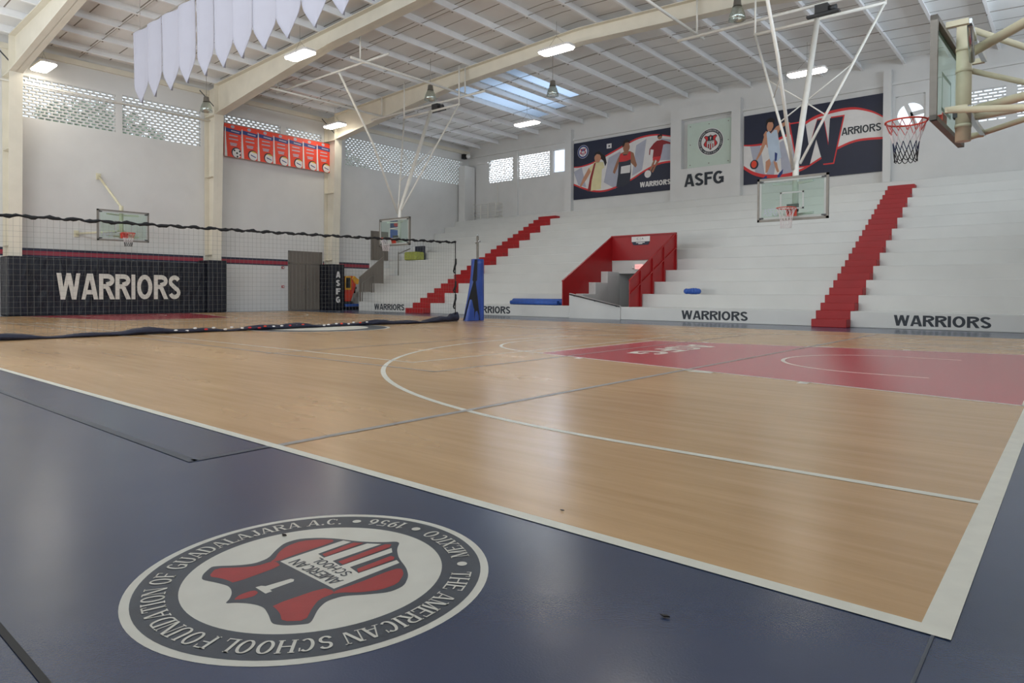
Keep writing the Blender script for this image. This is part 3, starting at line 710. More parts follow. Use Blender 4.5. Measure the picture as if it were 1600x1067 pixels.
# low wall with sloping top along the ramp in front of the tunnel
mb = MB(); mb.prism([(VX0,0),(-11.66,0),(-11.66,.46),(VX0,.90)], (0,ROW_Y0+.12,0), (1,0,0), (0,0,1), -.0, .12, 'white_gloss'); mb.build('ramp_wall', root)
mb = MB(); mb.tube([(VX0+.05, ROW_Y0-.06, .86), (-11.66, ROW_Y0-.06, .45)], .022, 'dark_steel', 8)
for t in (.08, .5, .92):
    x = VX0+.05+(2.1)*t; z = .86-.41*t; mb.tube([(x, ROW_Y0-.06, z), (x, ROW_Y0+.02, z-.06)], .012, 'dark_steel', 6)
tag(mb.build('handrail'), 'dark sloping handrail on the low ramp wall before the tunnel', 'handrail')

# red aisle stairs
def aisle(xa, xb, n_, label, seglab):
    root = empty('aisle_stairs', ((xa+xb)/2, ROW_Y0, 0), label, 'stairs', 'red aisle stairs')
    for k in range(n_):
        if k % 2 == 0:
            i = k//2; y1 = ROW_Y0+TR*i; mb = MB(); mb.box((xa, y1-.43, RI*i+.002), (xb, y1+.0, RI*i+.22), 'red_paint')
        else:
            i = k//2; y1 = ROW_Y0+TR*i; mb = MB(); mb.box((xa, y1-.008, RI*i+.21), (xb+.0, y1+.44, RI*(i+1)+.006), 'red_paint')
        bevel(mb.build('step', root), .014, 2)
aisle(-5.32, -4.42, 23, 'red stepped aisle climbing the bleachers left of the last painted word', 0)
aisle(-22.3, -21.15, 23, 'red stepped aisle climbing the bleachers just behind the padded blue net pole', 0)

# red guards round the tunnel
mat('red_panel', '97090F', .4, var=.05, scale=3)
def guard_side(x, label, posts):
    root = empty('guard_panel', (x, 19.4, 0), label, 'guard', 'red guards round the tunnel')
    ya, yb = ROW_Y0+.02, 21.2
    top = [(ya, 1.34), (yb, 3.17)]
    low = [(ya, .45)]
    for i in range(1, 5):
        low += [(ROW_Y0+TR*i, RI*i), (ROW_Y0+TR*i, RI*(i+1))] if i < 4 else [(yb, RI*i)]
    low = [(ya, RI+.005), (ROW_Y0+TR, RI+.005), (ROW_Y0+TR, 2*RI+.005), (ROW_Y0+2*TR, 2*RI+.005), (ROW_Y0+2*TR, 3*RI+.005), (ROW_Y0+3*TR, 3*RI+.005), (ROW_Y0+3*TR, 4*RI+.005), (yb, 4*RI+.005)]
    mb = MB(); mb.prism(low+[(yb,3.17),(ya,1.34)], (x,0,0), (0,1,0), (0,0,1), -.02, .02, 'red_panel'); mb.build('panel', root)
    mb = MB(); mb.bar((x, ya, 1.34), (x, yb, 3.17), .07, .04, 'red_panel'); mb.build('top_rail', root)
    if posts:
        mb = MB(); mb.bar((x+.04, ya, .9), (x+.04, yb, 2.65), .05, .04, 'red_panel'); mb.build('mid_rail', root)
        for yy, k in ((18.5,1),(19.35,2),(20.2,3),(21.15,4)):
            mb = MB(); zt = 1.34+(yy-ya)*(3.17-1.34)/(yb-ya); mb.box((x+.02, yy-.03, RI*k+.01 if k < 4 else 1.77), (x+.07, yy+.03, zt-.01), 'red_panel'); mb.build('post', root)
guard_side(-14.12, 'solid red sloping guard panel on the left of the tunnel opening', False)
guard_side(VX1+.03, 'red sloping guard with posts and rail on the right of the tunnel opening', True)
mb = MB(); mb.box((-14.1, 21.2, 2.215), (VX1+.05, 21.24, 3.2), 'red_panel'); mb.box((-14.14, 21.16, 3.16), (VX1+.05, 21.28, 3.21), 'red_panel')
o = mb.build('guard_panel'); tag(o, 'red cross panel above the tunnel header joining the two sloping guards', 'guard', 'red guards round the tunnel')
rt_ = empty('seating_sign', (-12.8, 21.18, 3.0), 'small white and navy sign on the red panel above the tunnel', 'sign')
mb = MB(); mb.box((-13.2, 21.18, 2.93), (-12.4, 21.2, 3.13), 'print_white'); mb.text('C | A', (-12.82, 21.18, 3.03), (1,0,0), (0,0,1), (.3, .11), 0, .002, 'text_dark'); mb.build('plate', rt_)
mb = MB(); mb.prism([(-13.2,2.93),(-13.12,2.8),(-12.48,2.8),(-12.4,2.93)][::-1], (0,21.2,0), (1,0,0), (0,0,1), 0, .018, 'print_navy'); mb.box((-13.0,21.178,2.88),(-12.62,21.182,2.91),'print_white'); mb.box((-12.9,21.178,2.84),(-12.72,21.182,2.87),'print_white'); mb.build('lower_plate', rt_)
rt_ = empty('exit_sign', (-12.85, 21.2, 1.9), 'glowing red exit sign fixed to the white tunnel header', 'exit sign')
mb = MB(); mb.box((-13.08, 21.19, 1.84), (-12.66, 21.255, 2.06), 'print_white'); mb.build('housing', rt_)
mb = MB(); mb.box((-13.04, 21.183, 1.86), (-12.70, 21.19, 2.04), 'exit_glow'); mb.text('EXIT', (-12.87, 21.183, 1.95), (1,0,0), (0,0,1), (.26,.1), 0, .002, 'print_white', .02); mb.build('face', rt_)
for s_ in (-1, 1):
    mb = MB(); mb.sphere((-12.87+s_*.27, 21.2, 1.93), .06, 'print_white', 12, 8); mb.build('emergency_lamp', rt_)

# painted words along the first row
for k, (xa, xb, lb) in enumerate(((-25.0,-22.85,'dark painted word WARRIORS on the first bleacher row, at its left end behind the net'),
        (-18.75,-16.6,'dark painted word WARRIORS on the first row, partly hidden by the blue padded pole'),
        (-9.4,-7.25,'dark painted word WARRIORS on the first row between tunnel and red stairs'),
        (-3.38,-1.28,'dark painted word WARRIORS on the first row right of the red stairs'))):
    mb = MB(); letters(mb, 'WARRIORS', ((xa+xb)/2, ROW_Y0, .225), (1,0,0), (0,0,1), (xb-xa, .28), 0, .003, 'text_dark', .21)
    tag(mb.build('painted_word', loc=((xa+xb)/2, ROW_Y0, .225)), lb, 'lettering', 'painted words on the first row')

# mats and cloth left on the rows
mb = MB(); mb.tube([(-16.9, ROW_Y0+.5, RI+.125), (-16.85, ROW_Y0+.5, RI+.125), (-14.45, ROW_Y0+.5, RI+.125), (-14.4, ROW_Y0+.5, RI+.125)], [.07,.12,.12,.08], 'blue_mat', 16)
mb.tube([(-16.8, ROW_Y0+.27, RI+.09), (-14.5, ROW_Y0+.27, RI+.09)], [.08,.085], 'blue_mat', 14)
o = mb.build('rolled_mat'); tag(o, 'rolled blue mat lying on the first row left of the tunnel', 'mat')
mb = MB()
for i in range(6):
    mb.sphere((-9.78+.085*i, ROW_Y0+TR+.3+R.uniform(-.04,.04), RI*2+.10), .1, 'blue_mat', 10, 6, (1.0, 1.1, R.uniform(.9,1.35)))
tag(mb.build('blue_cloth'), 'crumpled blue cloth left on the second bleacher row right of the tunnel', 'cloth')

# stairs, guard and landing at the left end of the bleachers
root = empty('side_stairs', (-28.3, 19.5, 0), 'white stairs at the left end of the bleachers behind a brown guard', 'stairs')
mb = MB()
for k in range(7): mb.box((XW+.02, 19.5+.245*k, 0), (-27.37, 19.5+.245*(k+1)+.01, .31*(k+1)), 'white_gloss')
mb.build('flight', root)
root = empty('stair_guard', (-27.2, 19, 0), 'brown metal sloping guard beside the stairs left of the bleachers', 'guard')
x = -26.35
mb = MB(); mb.prism([(17.95,.92),(18.62,.92),(18.62,1.34),(19.42,1.34),(19.42,2.66),(17.95,1.6)], (x,0,0), (0,1,0), (0,0,1), -.02, .02, 'door_brown'); mb.build('panel', root)
mb = MB(); mb.bar((x,17.95,1.6),(x,19.42,2.66),.06,.05,'door_brown'); mb.build('top_rail', root)
for yy, za, zb in ((18.0,.45,1.62),(18.7,.89,2.1)):
    mb = MB(); mb.box((x-.03,yy-.03,za),(x+.03,yy+.03,zb),'door_brown'); mb.build('post', root)
mb = MB(); mb.tube([(x+.1,18.05,.46),(x+.1,18.05,1.35),(x+.1,18.75,1.75),(x+.1,18.75,.9)], .025, 'alu', 8); tag(mb.build('stair_rail'), 'short grey tube rail at the foot of the brown stair guard', 'handrail')
mb = MB(); mb.tube([(-26.6,20.6,1.78),(-26.6,20.6,3.0)], .03, 'alu', 8); mb.tube([(-26.6,20.6,2.9),(-26.6,21.4,3.2)], .03, 'alu', 8); tag(mb.build('rail_post'), 'single grey rail post standing on the rows right of the brown panel door', 'rail post')
rt_ = empty('wall_poster', (XW+.02, 22.5, 4.4), 'blue and pink poster in two sheets on the left wall above the side stairs', 'poster')
for z0_, z1_, c_ in ((4.5,5.0,'print_blue'),(3.85,4.42,'blue_mat')):
    mb = MB(); mb.box((XW, 22.2, z0_), (XW+.015, 22.85, z1_), c_)
    if z0_ > 4.45: mb.flat([(.15*math.cos(t*PI/8),.12*math.sin(t*PI/8)) for t in range(16)], (XW+.017, 22.6, 4.72), (0,1,0), (0,0,1), 0, 'print_red')
    mb.build('sheet', rt_)
mb = MB(); mb.box((-27.8, 22.0, 2.645), (-26.9, 22.7, 3.1), 'olive'); o = bevel(mb.build('sports_bag'), .08, 3); tag(o, 'olive yellow bag sitting on the upper rows by the side stairs', 'bag')
mb = MB(); mb.box((-27.75, 22.75, 2.645), (-27.05, 22.9, 3.45), 'print_dark'); tag(bevel(mb.build('equipment_case'), .03, 2), 'dark upright case behind the olive bag by the side stairs', 'case')

# ------------------------------------------------------------------ pads on the left wall
def pad(name, a, b_, label, cat, extra=None):
    rt_ = empty(name, ((a[0]+b_[0])/2, (a[1]+b_[1])/2, 0), label, cat)
    mb = MB(); mb.box(a, b_, 'navy_vinyl'); bevel(mb.build('cover', rt_), .04, 3)
    return rt_
p1 = pad('column_pad', (XW+.02, 4.40, .01), (-28.15, 4.98, 2.12), 'plain navy pad wrapped round the leftmost column beside the big wall pad', 'column pad')
p2 = pad('column_pad', (XW+.02, 11.45, .01), (-28.15, 12.25, 2.25), 'plain navy pad round the column at the right end of the big wall pad', 'column pad')
p3 = pad('column_pad', (XW+.02, 17.6, .01), (-28.15, 18.4, 2.3), 'navy column pad with four white letters stacked down its face', 'column pad')
for o in (p1, p2, p3): o['group'] = 'navy column pads'
mb = MB()
for k, ch in enumerate('ASFG'): letters(mb, ch, (-28.15, 18.0, 1.78-.42*k), (0,1,0), (0,0,1), (.25,.31), 0, .006, 'print_white', .27)
mb.build('lettering', p3)
rt_ = empty('wall_pad', (-28.4, 8.2, 0), 'long navy vinyl wall pad with large white lettering under the far hoop', 'wall pad')
mb = MB(); N_ = 60; Z_ = 14; a0, a1, b0, b1 = 5.0, 11.43, .02, 2.12
vs = []
for i in range(N_+1):
    for j in range(Z_+1):
        yy = a0+(a1-a0)*i/N_; zz = b0+(b1-b0)*j/Z_
        edge = min(1, min(i, N_-i)/4)*min(1, min(j, Z_-j)/2)
        vs.append((-28.42+edge*(.02*math.sin(yy*9+zz*6)+.014*math.sin(yy*17-zz*9+1)), yy, zz))
fs = [(i*(Z_+1)+j, (i+1)*(Z_+1)+j, (i+1)*(Z_+1)+j+1, i*(Z_+1)+j+1) for i in range(N_) for j in range(Z_)]
mb.add(vs, fs, 'navy_vinyl', True); mb.box((-29.1, a0, b0), (-28.47, a1, b1), 'navy_vinyl')
mb.build('cover', rt_)
mb = MB(); letters(mb, 'WARRIORS', (-28.375, 8.13, 1.07), (0,1,0), (0,0,1), (4.45, .98), 0, .004, 'line_white', .205); mb.build('lettering', rt_)

# toy and mats behind the lettered column pad
rt_ = empty('arcade_toy', (-28.35, 18.85, 0), 'red and yellow play machine with a dark screen behind the lettered column pad', 'play machine')
mb = MB(); mb.prism([(18.5,.42),(18.85,.42),(19.18,1.2),(19.12,1.62),(18.95,1.74),(18.5,1.7)], (-28.6,0,0), (0,1,0), (0,0,1), 0, .35, 'toy_red'); bevel(mb.build('body', rt_), .03, 2)
mb = MB(); mb.prism([(18.48,1.02),(18.86,1.02),(18.86,1.72),(18.48,1.72)], (-28.25,0,0), (0,1,0), (0,0,1), 0, .03, 'toy_yellow'); mb.prism([(18.54,1.12),(18.8,1.12),(18.8,1.64),(18.54,1.64)], (-28.22,0,0), (0,1,0), (0,0,1), 0, .006, 'black'); mb.build('screen', rt_)
mb = MB(); mb.prism([(18.9,1.6),(19.0,1.74),(19.3,1.55),(19.25,1.3),(19.1,1.34)], (-28.35,0,0), (0,1,0), (0,0,1), 0, .2, 'toy_yellow'); bevel(mb.build('visor', rt_), .02, 2)
mb = MB(); mb.tube([(-28.3,19.12,1.3),(-28.3,19.12,.85)], .04, 'black', 10); mb.sphere((-28.3,19.16,1.12),.08,'black'); mb.build('joystick', rt_)
mb = MB(); mb.box((-28.65,18.45,.3),(-28.2,18.95,.43),'black'); mb.build('base', rt_)
mb = MB(); mb.box((-28.95, 18.44, .01), (-28.05, 19.4, .16), 'navy_vinyl'); mb.box((-28.9, 18.46, .16), (-28.1, 19.36, .30), 'blue_mat'); tag(bevel(mb.build('folded_mat'), .03, 2), 'stack of folded blue mats under the red play machine', 'mat')
for z_, lb in ((2.08,'upper small red fire alarm on the wall left of the column beside the door'),(1.15,'lower small red call point on the wall left of the brown door')):
    mb = MB(); mb.box((XW, 15.5, z_-.06), (XW+.05, 15.62, z_+.06), 'red_paint'); mb.box((XW+.05, 15.53, z_-.03), (XW+.06, 15.59, z_+.03), 'print_white'); tag(mb.build('fire_alarm'), lb, 'alarm', 'fire alarm devices by the brown door')

# ------------------------------------------------------------------ league banners on the left wall
def red_banner(y, w_, label, soccer=False):
    rt_ = empty('league_banner', (-28.95, y+w_/2, 7.7), label, 'banner', 'orange league banners')
    z0_, z1_ = 6.98, 8.44; x = -28.95
    q = lambda mb, pts, n, m_: mb.flat(pts, (x, y, z0_), (0,1,0), (0,0,1), n, m_)
    mb = MB(); mb.box((x-.012, y+.005, z0_), (x, y+w_-.005, z1_), 'orange_red'); h = z1_-z0_
    q(mb, [(.0,h*.76),(w_,h*.72),(w_,h*.84),(.0,h*.88)], .001, 'print_blue')
    q(mb, [(.02,0),(.15,0),(.09,h*.55),(.07,h*.9),(.03,h*.9)], .003, 'print_white')
    for zz, ww in ((.64,.5),(.53,.55),(.40,.42),(.35,.36)):
        q(mb, [(w_*.55-w_*ww/2,h*zz),(w_*.55+w_*ww/2,h*zz),(w_*.55+w_*ww/2,h*(zz+.035)),(w_*.55-w_*ww/2,h*(zz+.035))], .002, 'print_grey')
    q(mb, [(w_*.4,h*.785),(w_*.9,h*.765),(w_*.9,h*.80),(w_*.4,h*.82)], .002, 'print_grey')
    q(mb, [(w_*.5+.09*math.cos(t*PI/8), h*.93+.07*math.sin(t*PI/8)) for t in range(16)], .002, 'print_grey')
    bx, bz, br = w_-.22, .2, .21
    cl = lambda P: [(min(a, w_-.01), b_) for a, b_ in P]
    q(mb, cl([(bx+.0+br*1.12*math.cos(t*PI/14), bz+.02+br*1.12*math.sin(t*PI/14)) for t in range(28)]), .003, 'print_dark')
    q(mb, cl([(bx+.03+br*math.cos(t*PI/14), bz+br*math.sin(t*PI/14)) for t in range(28)]), .004, 'print_white')
    if soccer:
        for (cx_, cz_) in ((0,0),(.13,.1),(-.12,.11),(.02,-.15),(.16,-.06)):
            q(mb, cl([(bx+.03+cx_+.05*math.cos(t*2*PI/5), bz+cz_+.05*math.sin(t*2*PI/5)) for t in range(5)]), .005, 'black')
    else:
        q(mb, cl([(bx+.03+br*math.cos(t), bz+br*math.sin(t)) for t in [PI*.2+PI*.5*k/8 for k in range(9)]]), .005, 'yellow')
        q(mb, [(bx-.1,bz),(bx+.15,bz-.08),(bx+.15,bz-.04),(bx-.1,bz+.05)], .006, 'print_blue')
    mb.build('print', rt_)
    mb = MB(); mb.tube([(x-.01, y+.02, z1_+.005), (x-.01, y+w_-.02, z1_+.005)], .012, 'alu', 6); mb.build('hanging_rod', rt_)
    return rt_
nm = ['with a football, first from the left', 'second from the left', 'third from the left', 'in the middle of the seven', 'third from the right', 'second from the right', 'last on the right beside the cream column']
for k in range(7):
    red_banner(12.53+.79*k, .79, 'orange banner %s, hanging under the block windows' % nm[k], k == 0)

# ------------------------------------------------------------------ big printed banners and the crest wall
def smooth_curve(P, n_=8):
    out = []
    for i in range(len(P)-1):
        p0 = P[max(i-1,0)]; p1 = P[i]; p2 = P[i+1]; p3 = P[min(i+2,len(P)-1)]
        for k in range(n_):
            t = k/n_; out.append(tuple(.5*((2*p1[j])+(-p0[j]+p2[j])*t+(2*p0[j]-5*p1[j]+4*p2[j]-p3[j])*t*t+(-p0[j]+3*p1[j]-3*p2[j]+p3[j])*t**3) for j in (0,1)))
    return out+[P[-1]]
def big_banner(x0, x1, z0_, z1_, label):
    rt_ = empty('sports_banner', ((x0+x1)/2, YB-.06, (z0_+z1_)/2), label, 'banner', 'printed sports banners on the back wall')
    W_, H_ = x1-x0, z1_-z0_; O = (x0, YB-.06, z0_)
    mb = MB(); mb.box((x0, YB-.06, z0_), (x1, YB-.03, z1_), 'print_navy')
    q = lambda pts, n, m_: mb.flat([(a*W_, b_*H_) for a, b_ in pts], O, (1,0,0), (0,0,1), n, m_)
    return rt_, mb, q, W_, H_, O
def strip2(q, top, th, n, m_):
    """ribbon of height th under a curve"""
    for (a, b_), (c, d) in zip(top[:-1], top[1:]): q([(a,b_-th(a)),(c,d-th(c)),(c,d),(a,b_)], n, m_)
# left banner
rt_, mb, q, W_, H_, O = big_banner(-21.08, -15.17, 6.05, 9.15, 'wide printed banner with three athletes on the back wall, left of the crest')
up_ = smooth_curve([(0,.59),(.08,.585),(.2,.62),(.33,.70),(.45,.78),(.58,.87),(.7,.93),(.85,.93),(1,.86)])
dn_ = smooth_curve([(0,.27),(.1,.19),(.22,.115),(.35,.10),(.5,.16),(.63,.25),(.75,.36),(.88,.44),(1,.45)])
q(up_[::-1]+dn_ if False else dn_+up_[::-1], .001, 'print_white')
for pts in ([(0,.5),(.09,.56),(.14,.2),(.05,.26)],[(.33,.25),(.38,.66),(.50,.74),(.58,.26),(.45,.12)],[(.62,.3),(.66,.8),(.76,.88),(.72,.38)],[(.85,.5),(.9,.85),(1,.8),(1,.48)]): q(pts, .002, 'print_grey')
strip2(q, up_, lambda a: .018+.012*math.sin(a*PI), .003, 'print_red'); strip2(q, [(a,b_+.02) for a,b_ in dn_], lambda a: .03, .003, 'print_red')
def poly(pts, n, m_): q(pts, n, m_)
# athlete with cream shirt and long hair
poly([(.285,.78),(.31,.74),(.345,.70),(.36,.58),(.345,.52),(.325,.62),(.30,.66)], .004, 'print_hair')
poly(smooth_poly([(.225,.70),(.25,.765),(.29,.76),(.30,.68),(.28,.60),(.24,.61)],1), .005, 'print_skin2')
poly([(.23,.72),(.235,.78),(.275,.80),(.305,.76),(.30,.70),(.285,.74),(.255,.755)], .006, 'print_hair')
poly([(.19,.56),(.23,.62),(.28,.61),(.325,.60),(.335,.50),(.31,.48),(.30,.14),(.155,.125),(.175,.3),(.19,.45),(.165,.52)], .005, 'print_cream')
poly([(.225,.6),(.245,.61),(.2,.3),(.19,.13),(.155,.125),(.18,.35)], .006, 'print_maroon')
poly([(.17,.54),(.19,.46),(.14,.33),(.08,.21),(.065,.22),(.11,.38)], .006, 'print_skin2')
# athlete in red and black vest
poly(smooth_poly([(.525,.80),(.545,.87),(.585,.87),(.60,.78),(.575,.70),(.54,.71)],1), .006, 'print_skin')
poly([(.52,.80),(.53,.90),(.565,.925),(.595,.90),(.60,.85),(.575,.875),(.55,.87),(.54,.82)], .007, 'print_hair')
poly([(.475,.62),(.50,.70),(.545,.73),(.60,.72),(.635,.68),(.655,.55),(.67,.47),(.655,.43),(.605,.53),(.60,.57),(.49,.56),(.47,.46),(.445,.37),(.425,.40),(.445,.5)], .005, 'print_skin')
poly([(.50,.69),(.515,.71),(.53,.68),(.575,.67),(.59,.71),(.605,.70),(.61,.36),(.60,.2),(.53,.14),(.46,.14),(.48,.36),(.485,.55)], .006, 'print_dark')
poly([(.50,.69),(.515,.71),(.535,.66),(.57,.66),(.59,.71),(.605,.70),(.607,.58),(.56,.56),(.49,.56)], .007, 'print_red')
poly([(.505,.36),(.60,.36),(.605,.49),(.51,.48)], .008, 'print_white')
poly([(.60,.75),(.625,.77),(.63,.73),(.61,.71)], .008, 'print_white')
# football player in red
def raised(P, n, m_): q([(a, .915-(.915-b_)*.74) for a, b_ in P], n, m_)
raised(smooth_poly([(.865,.83),(.875,.885),(.905,.885),(.91,.84),(.89,.80)],1), .006, 'print_skin')
raised([(.862,.85),(.868,.91),(.905,.915),(.912,.865),(.89,.885)], .007, 'print_hair')
raised([(.83,.74),(.86,.79),(.91,.79),(.96,.74),(1,.69),(1,.66),(.95,.69),(.92,.68),(.905,.50),(.89,.39),(.835,.4),(.82,.42),(.83,.6),(.80,.62),(.795,.5),(.785,.5),(.79,.63)], .006, 'print_maroon')
raised([(.825,.44),(.90,.44),(.885,.33),(.86,.34),(.85,.38),(.82,.36)], .007, 'print_red')
raised([(.83,.38),(.85,.38),(.82,.2),(.80,.12),(.785,.13)], .005, 'print_skin'); raised([(.86,.35),(.885,.34),(.85,.22),(.825,.1),(.81,.12)], .005, 'print_skin')
q([(.775+.032*math.cos(t*PI/8), .30+.062*math.sin(t*PI/8)) for t in range(16)], .008, 'print_white')
mb.build('print', rt_)
mb = MB(); Nn = (1,0,0)
emblem(mb, (-21.08+.105*W_, YB-.073, 6.05+.83*H_), (1,0,0), (0,0,1), .36, 0, .001, ('print_white','print_blue','print_red'), False); mb.build('crest', rt_)
mb = MB(); letters(mb, 'WARRIORS', (-21.08+.845*W_, YB-.072, 6.05+.135*H_), (1,0,0), (0,0,1), (1.72, .26), 0, .001, 'print_white', .25)
mb.build('lettering', rt_)
mb = MB(); mb.box((-21.08+.36*W_, YB-.075, 6.05+.82*H_), (-21.08+.41*W_, YB-.065, 6.05+.90*H_), 'print_white'); mb.box((-21.08+.378*W_, YB-.077, 6.05+.845*H_), (-21.08+.395*W_, YB-.075, 6.05+.87*H_), 'print_dark'); mb.build('patch', rt_)
# right banner
rt_, mb, q, W_, H_, O = big_banner(-11.55, -5.8, 5.92, 9.08, 'wide printed banner with basketball player and large W right of the crest')
up_ = smooth_curve([(0,.585),(.1,.57),(.22,.59),(.38,.69),(.52,.83),(.65,.88),(.8,.88),(.92,.80),(1,.70)])
dn_ = smooth_curve([(0,.26),(.08,.16),(.18,.10),(.32,.08),(.45,.13),(.58,.25),(.7,.36),(.83,.43),(1,.42)])
q(dn_+up_[::-1], .001, 'print_white')
for pts in ([(.05,.55),(.13,.56),(.17,.1),(.1,.12)],[(.28,.55),(.36,.62),(.42,.13),(.3,.09)],[(.18,.1),(.22,.5),(.27,.5),(.24,.1)]): q(pts, .002, 'print_grey')
strip2(q, up_, lambda a: .02+.02*math.sin(a*PI), .003, 'print_red'); strip2(q, [(a,b_+.02) for a,b_ in dn_], lambda a: .05 if a < .4 else .03, .003, 'print_red')
poly = lambda pts, n, m_: q(pts, n, m_)
poly(smooth_poly([(.18,.79),(.19,.86),(.22,.87),(.235,.80),(.215,.72),(.19,.73)],1), .006, 'print_skin2')
poly([(.172,.80),(.175,.89),(.21,.92),(.24,.89),(.24,.81),(.225,.85),(.19,.86)], .007, 'print_hair')
poly([(.17,.60),(.155,.69),(.175,.74),(.21,.70),(.235,.74),(.255,.78),(.33,.84),(.37,.79),(.36,.76),(.33,.79),(.28,.72),(.27,.68),(.275,.5),(.24,.48),(.185,.5)], .005, 'print_skin2')
poly([(.18,.71),(.195,.735),(.215,.69),(.24,.74),(.26,.73),(.275,.58),(.28,.48),(.19,.50)], .006, 'print_lightblue')
poly([(.19,.51),(.28,.49),(.295,.34),(.255,.27),(.245,.33),(.22,.28),(.205,.34)], .007, 'print_lightblue')
poly([(.245,.42),(.265,.40),(.26,.3),(.245,.29)], .008, 'print_blue')
poly([(.16,.66),(.18,.58),(.14,.42),(.105,.33),(.095,.34),(.13,.47)], .006, 'print_skin2')
poly([(.175,.3),(.205,.34),(.215,.26),(.19,.15),(.175,.14)], .006, 'print_skin2'); poly([(.235,.29),(.26,.29),(.27,.2),(.28,.14),(.265,.13),(.25,.2)], .006, 'print_skin2')
poly([(.13,.04),(.175,.10),(.19,.09),(.175,.05)], .007, 'print_blue'); poly([(.265,.08),(.285,.13),(.31,.17),(.305,.11),(.275,.03)], .007, 'print_blue')
q([(.085+.034*math.cos(t*PI/10), .28+.068*math.sin(t*PI/10)) for t in range(20)], .008, 'print_dark')
q([(.083+.022*math.cos(t*PI/10), .285+.052*math.sin(t*PI/10)) for t in range(20)], .009, 'orange_red')
mb.build('print', rt_)
mb = MB()
WW = [(.375,.86),(.435,.86),(.475,.42),(.535,.78),(.60,.78),(.625,.40),(.665,.74),(.63,.74),(.63,.78),(.72,.80),(.67,.20),(.60,.20),(.555,.50),(.50,.20),(.43,.20)]
W1 = [(.36,.78),(.47,.78),(.50,.42),(.555,.78),(.60,.78),(.635,.42),(.645,.78),(.735,.78),(.67,.18),(.60,.18),(.55,.52),(.505,.18),(.42,.18)]
sh_ = lambda P, k: [((a-.55)*k+.55, (b_-.48)*k+.48) for a, b_ in P]
mb.flat([(a*W_, b_*H_) for a, b_ in sh_(W1, 1.06)], O, (1,0,0), (0,0,1), .010, 'print_red')
mb.flat([(a*W_, b_*H_) for a, b_ in sh_(W1, 1.0)], O, (1,0,0), (0,0,1), .011, 'print_navy')
letters(mb, 'ARRIORS', (-11.55+.855*W_, YB-.06, 5.92+.575*H_), (1,0,0), (0,0,1), (.26*W_, .10*H_), 0, .012, 'text_dark', .18)
mb.build('lettering', rt_)
# projecting bay with the recessed glass crest
mb = MB(); x0, x1 = -15.12, -11.62; y0 = YB-.32
for a, b_, c, d in ((x0,-14.55,5.3,9.92),(-12.05,x1,5.3,9.92),(-14.55,-12.05,5.3,6.95),(-14.55,-12.05,9.35,9.92)): mb.box((a, y0, c), (b_, YB, d), 'white_plaster')
struct(mb, 'trim_9')
rt_ = empty('crest_panel', (-13.2, YB-.12, 8.1), 'square green tinted glass panel with the round school crest, set in the projecting wall', 'panel')
mb = MB(); mb.box((-14.3, YB-.16, 6.96), (-12.1, YB-.13, 9.12), 'green_tint'); mb.build('glass_sheet', rt_)
mb = MB(); emblem(mb, (-13.12, YB-.165, 8.12), (1,0,0), (0,0,1), .64, 0, .001, ('print_white','text_dark','print_red')); mb.build('crest', rt_)
for bx_ in (-14.15, -13.2, -12.25):
    for bz_ in (7.12, 8.1, 8.98):
        if bx_ == -13.2 and bz_ == 8.1: continue
        mb = MB(); mb.tube([(bx_, YB-.1, bz_), (bx_, YB-.175, bz_)], .025, 'alu', 10); mb.build('bolt', rt_)
mb = MB(); letters(mb, 'ASFG', (-13.38, YB-.32, 6.37), (1,0,0), (0,0,1), (1.98, .6), 0, .02, 'text_dark', .21)
tag(mb.build('wall_letters', loc=(-13.38, YB-.32, 6.37)), 'large dark letters ASFG on the white wall below the glass crest', 'lettering')
# plant room corner, speaker and rack in the far left corner
mb = MB(); mb.box((-29.1, 27.5, 5.3), (-28.55, 28.4, 8.7), 'white_plaster'); tag(bevel(mb.build('wall_cabinet'), .01, 1), 'tall white boxed cabinet in the far left corner above the bleachers', 'cabinet')
rt_ = empty('wall_speaker', (-28.8, 27.9, 9.35), 'small black and white speaker high in the far left corner', 'speaker')
mb = MB(); mb.box((-29.1, 27.75, 9.2), (-28.85, 28.0, 9.5), 'black'); bevel(mb.build('cabinet', rt_), .02, 2)
mb = MB(); mb.sphere((-28.7, 27.95, 9.35), .15, 'white_plaster', 14, 8); mb.build('horn', rt_)
mb = MB(); mb.box((-28.4, 28.42, 8.86), (-27.5, 28.5, 8.95), 'print_white'); o = mb.build('tube_light'); tag(o, 'thin white tube light on the wall in the far left corner', 'light')
rt_ = empty('wire_rack', (-27.0, 27.8, 5.3), 'white wire rack standing on the top row in the far left corner', 'rack')
for i in range(4):
    mb = MB(); x = -27.9+.6*i
    mb.tube([(x, 27.6, 5.29), (x, 27.6, 6.25), (x, 28.2, 6.25), (x, 28.2, 5.29)], .015, 'pale_pipe', 6); mb.build('upright', rt_)
for z_ in (5.5, 5.75, 6.0, 6.25):
    mb = MB(); mb.tube([(-27.9, 27.6, z_), (-26.1, 27.6, z_), (-26.1, 28.2, z_), (-27.9, 28.2, z_)], .012, 'pale_pipe', 6, True); mb.build('shelf', rt_)
mb = MB(); mb.tube([(-26.6,28.35,5.29),(-26.6,28.35,7.6)], .02, 'pale_pipe', 6); tag(mb.build('conduit'), 'vertical white conduit above the wire rack on the back wall', 'pipe')

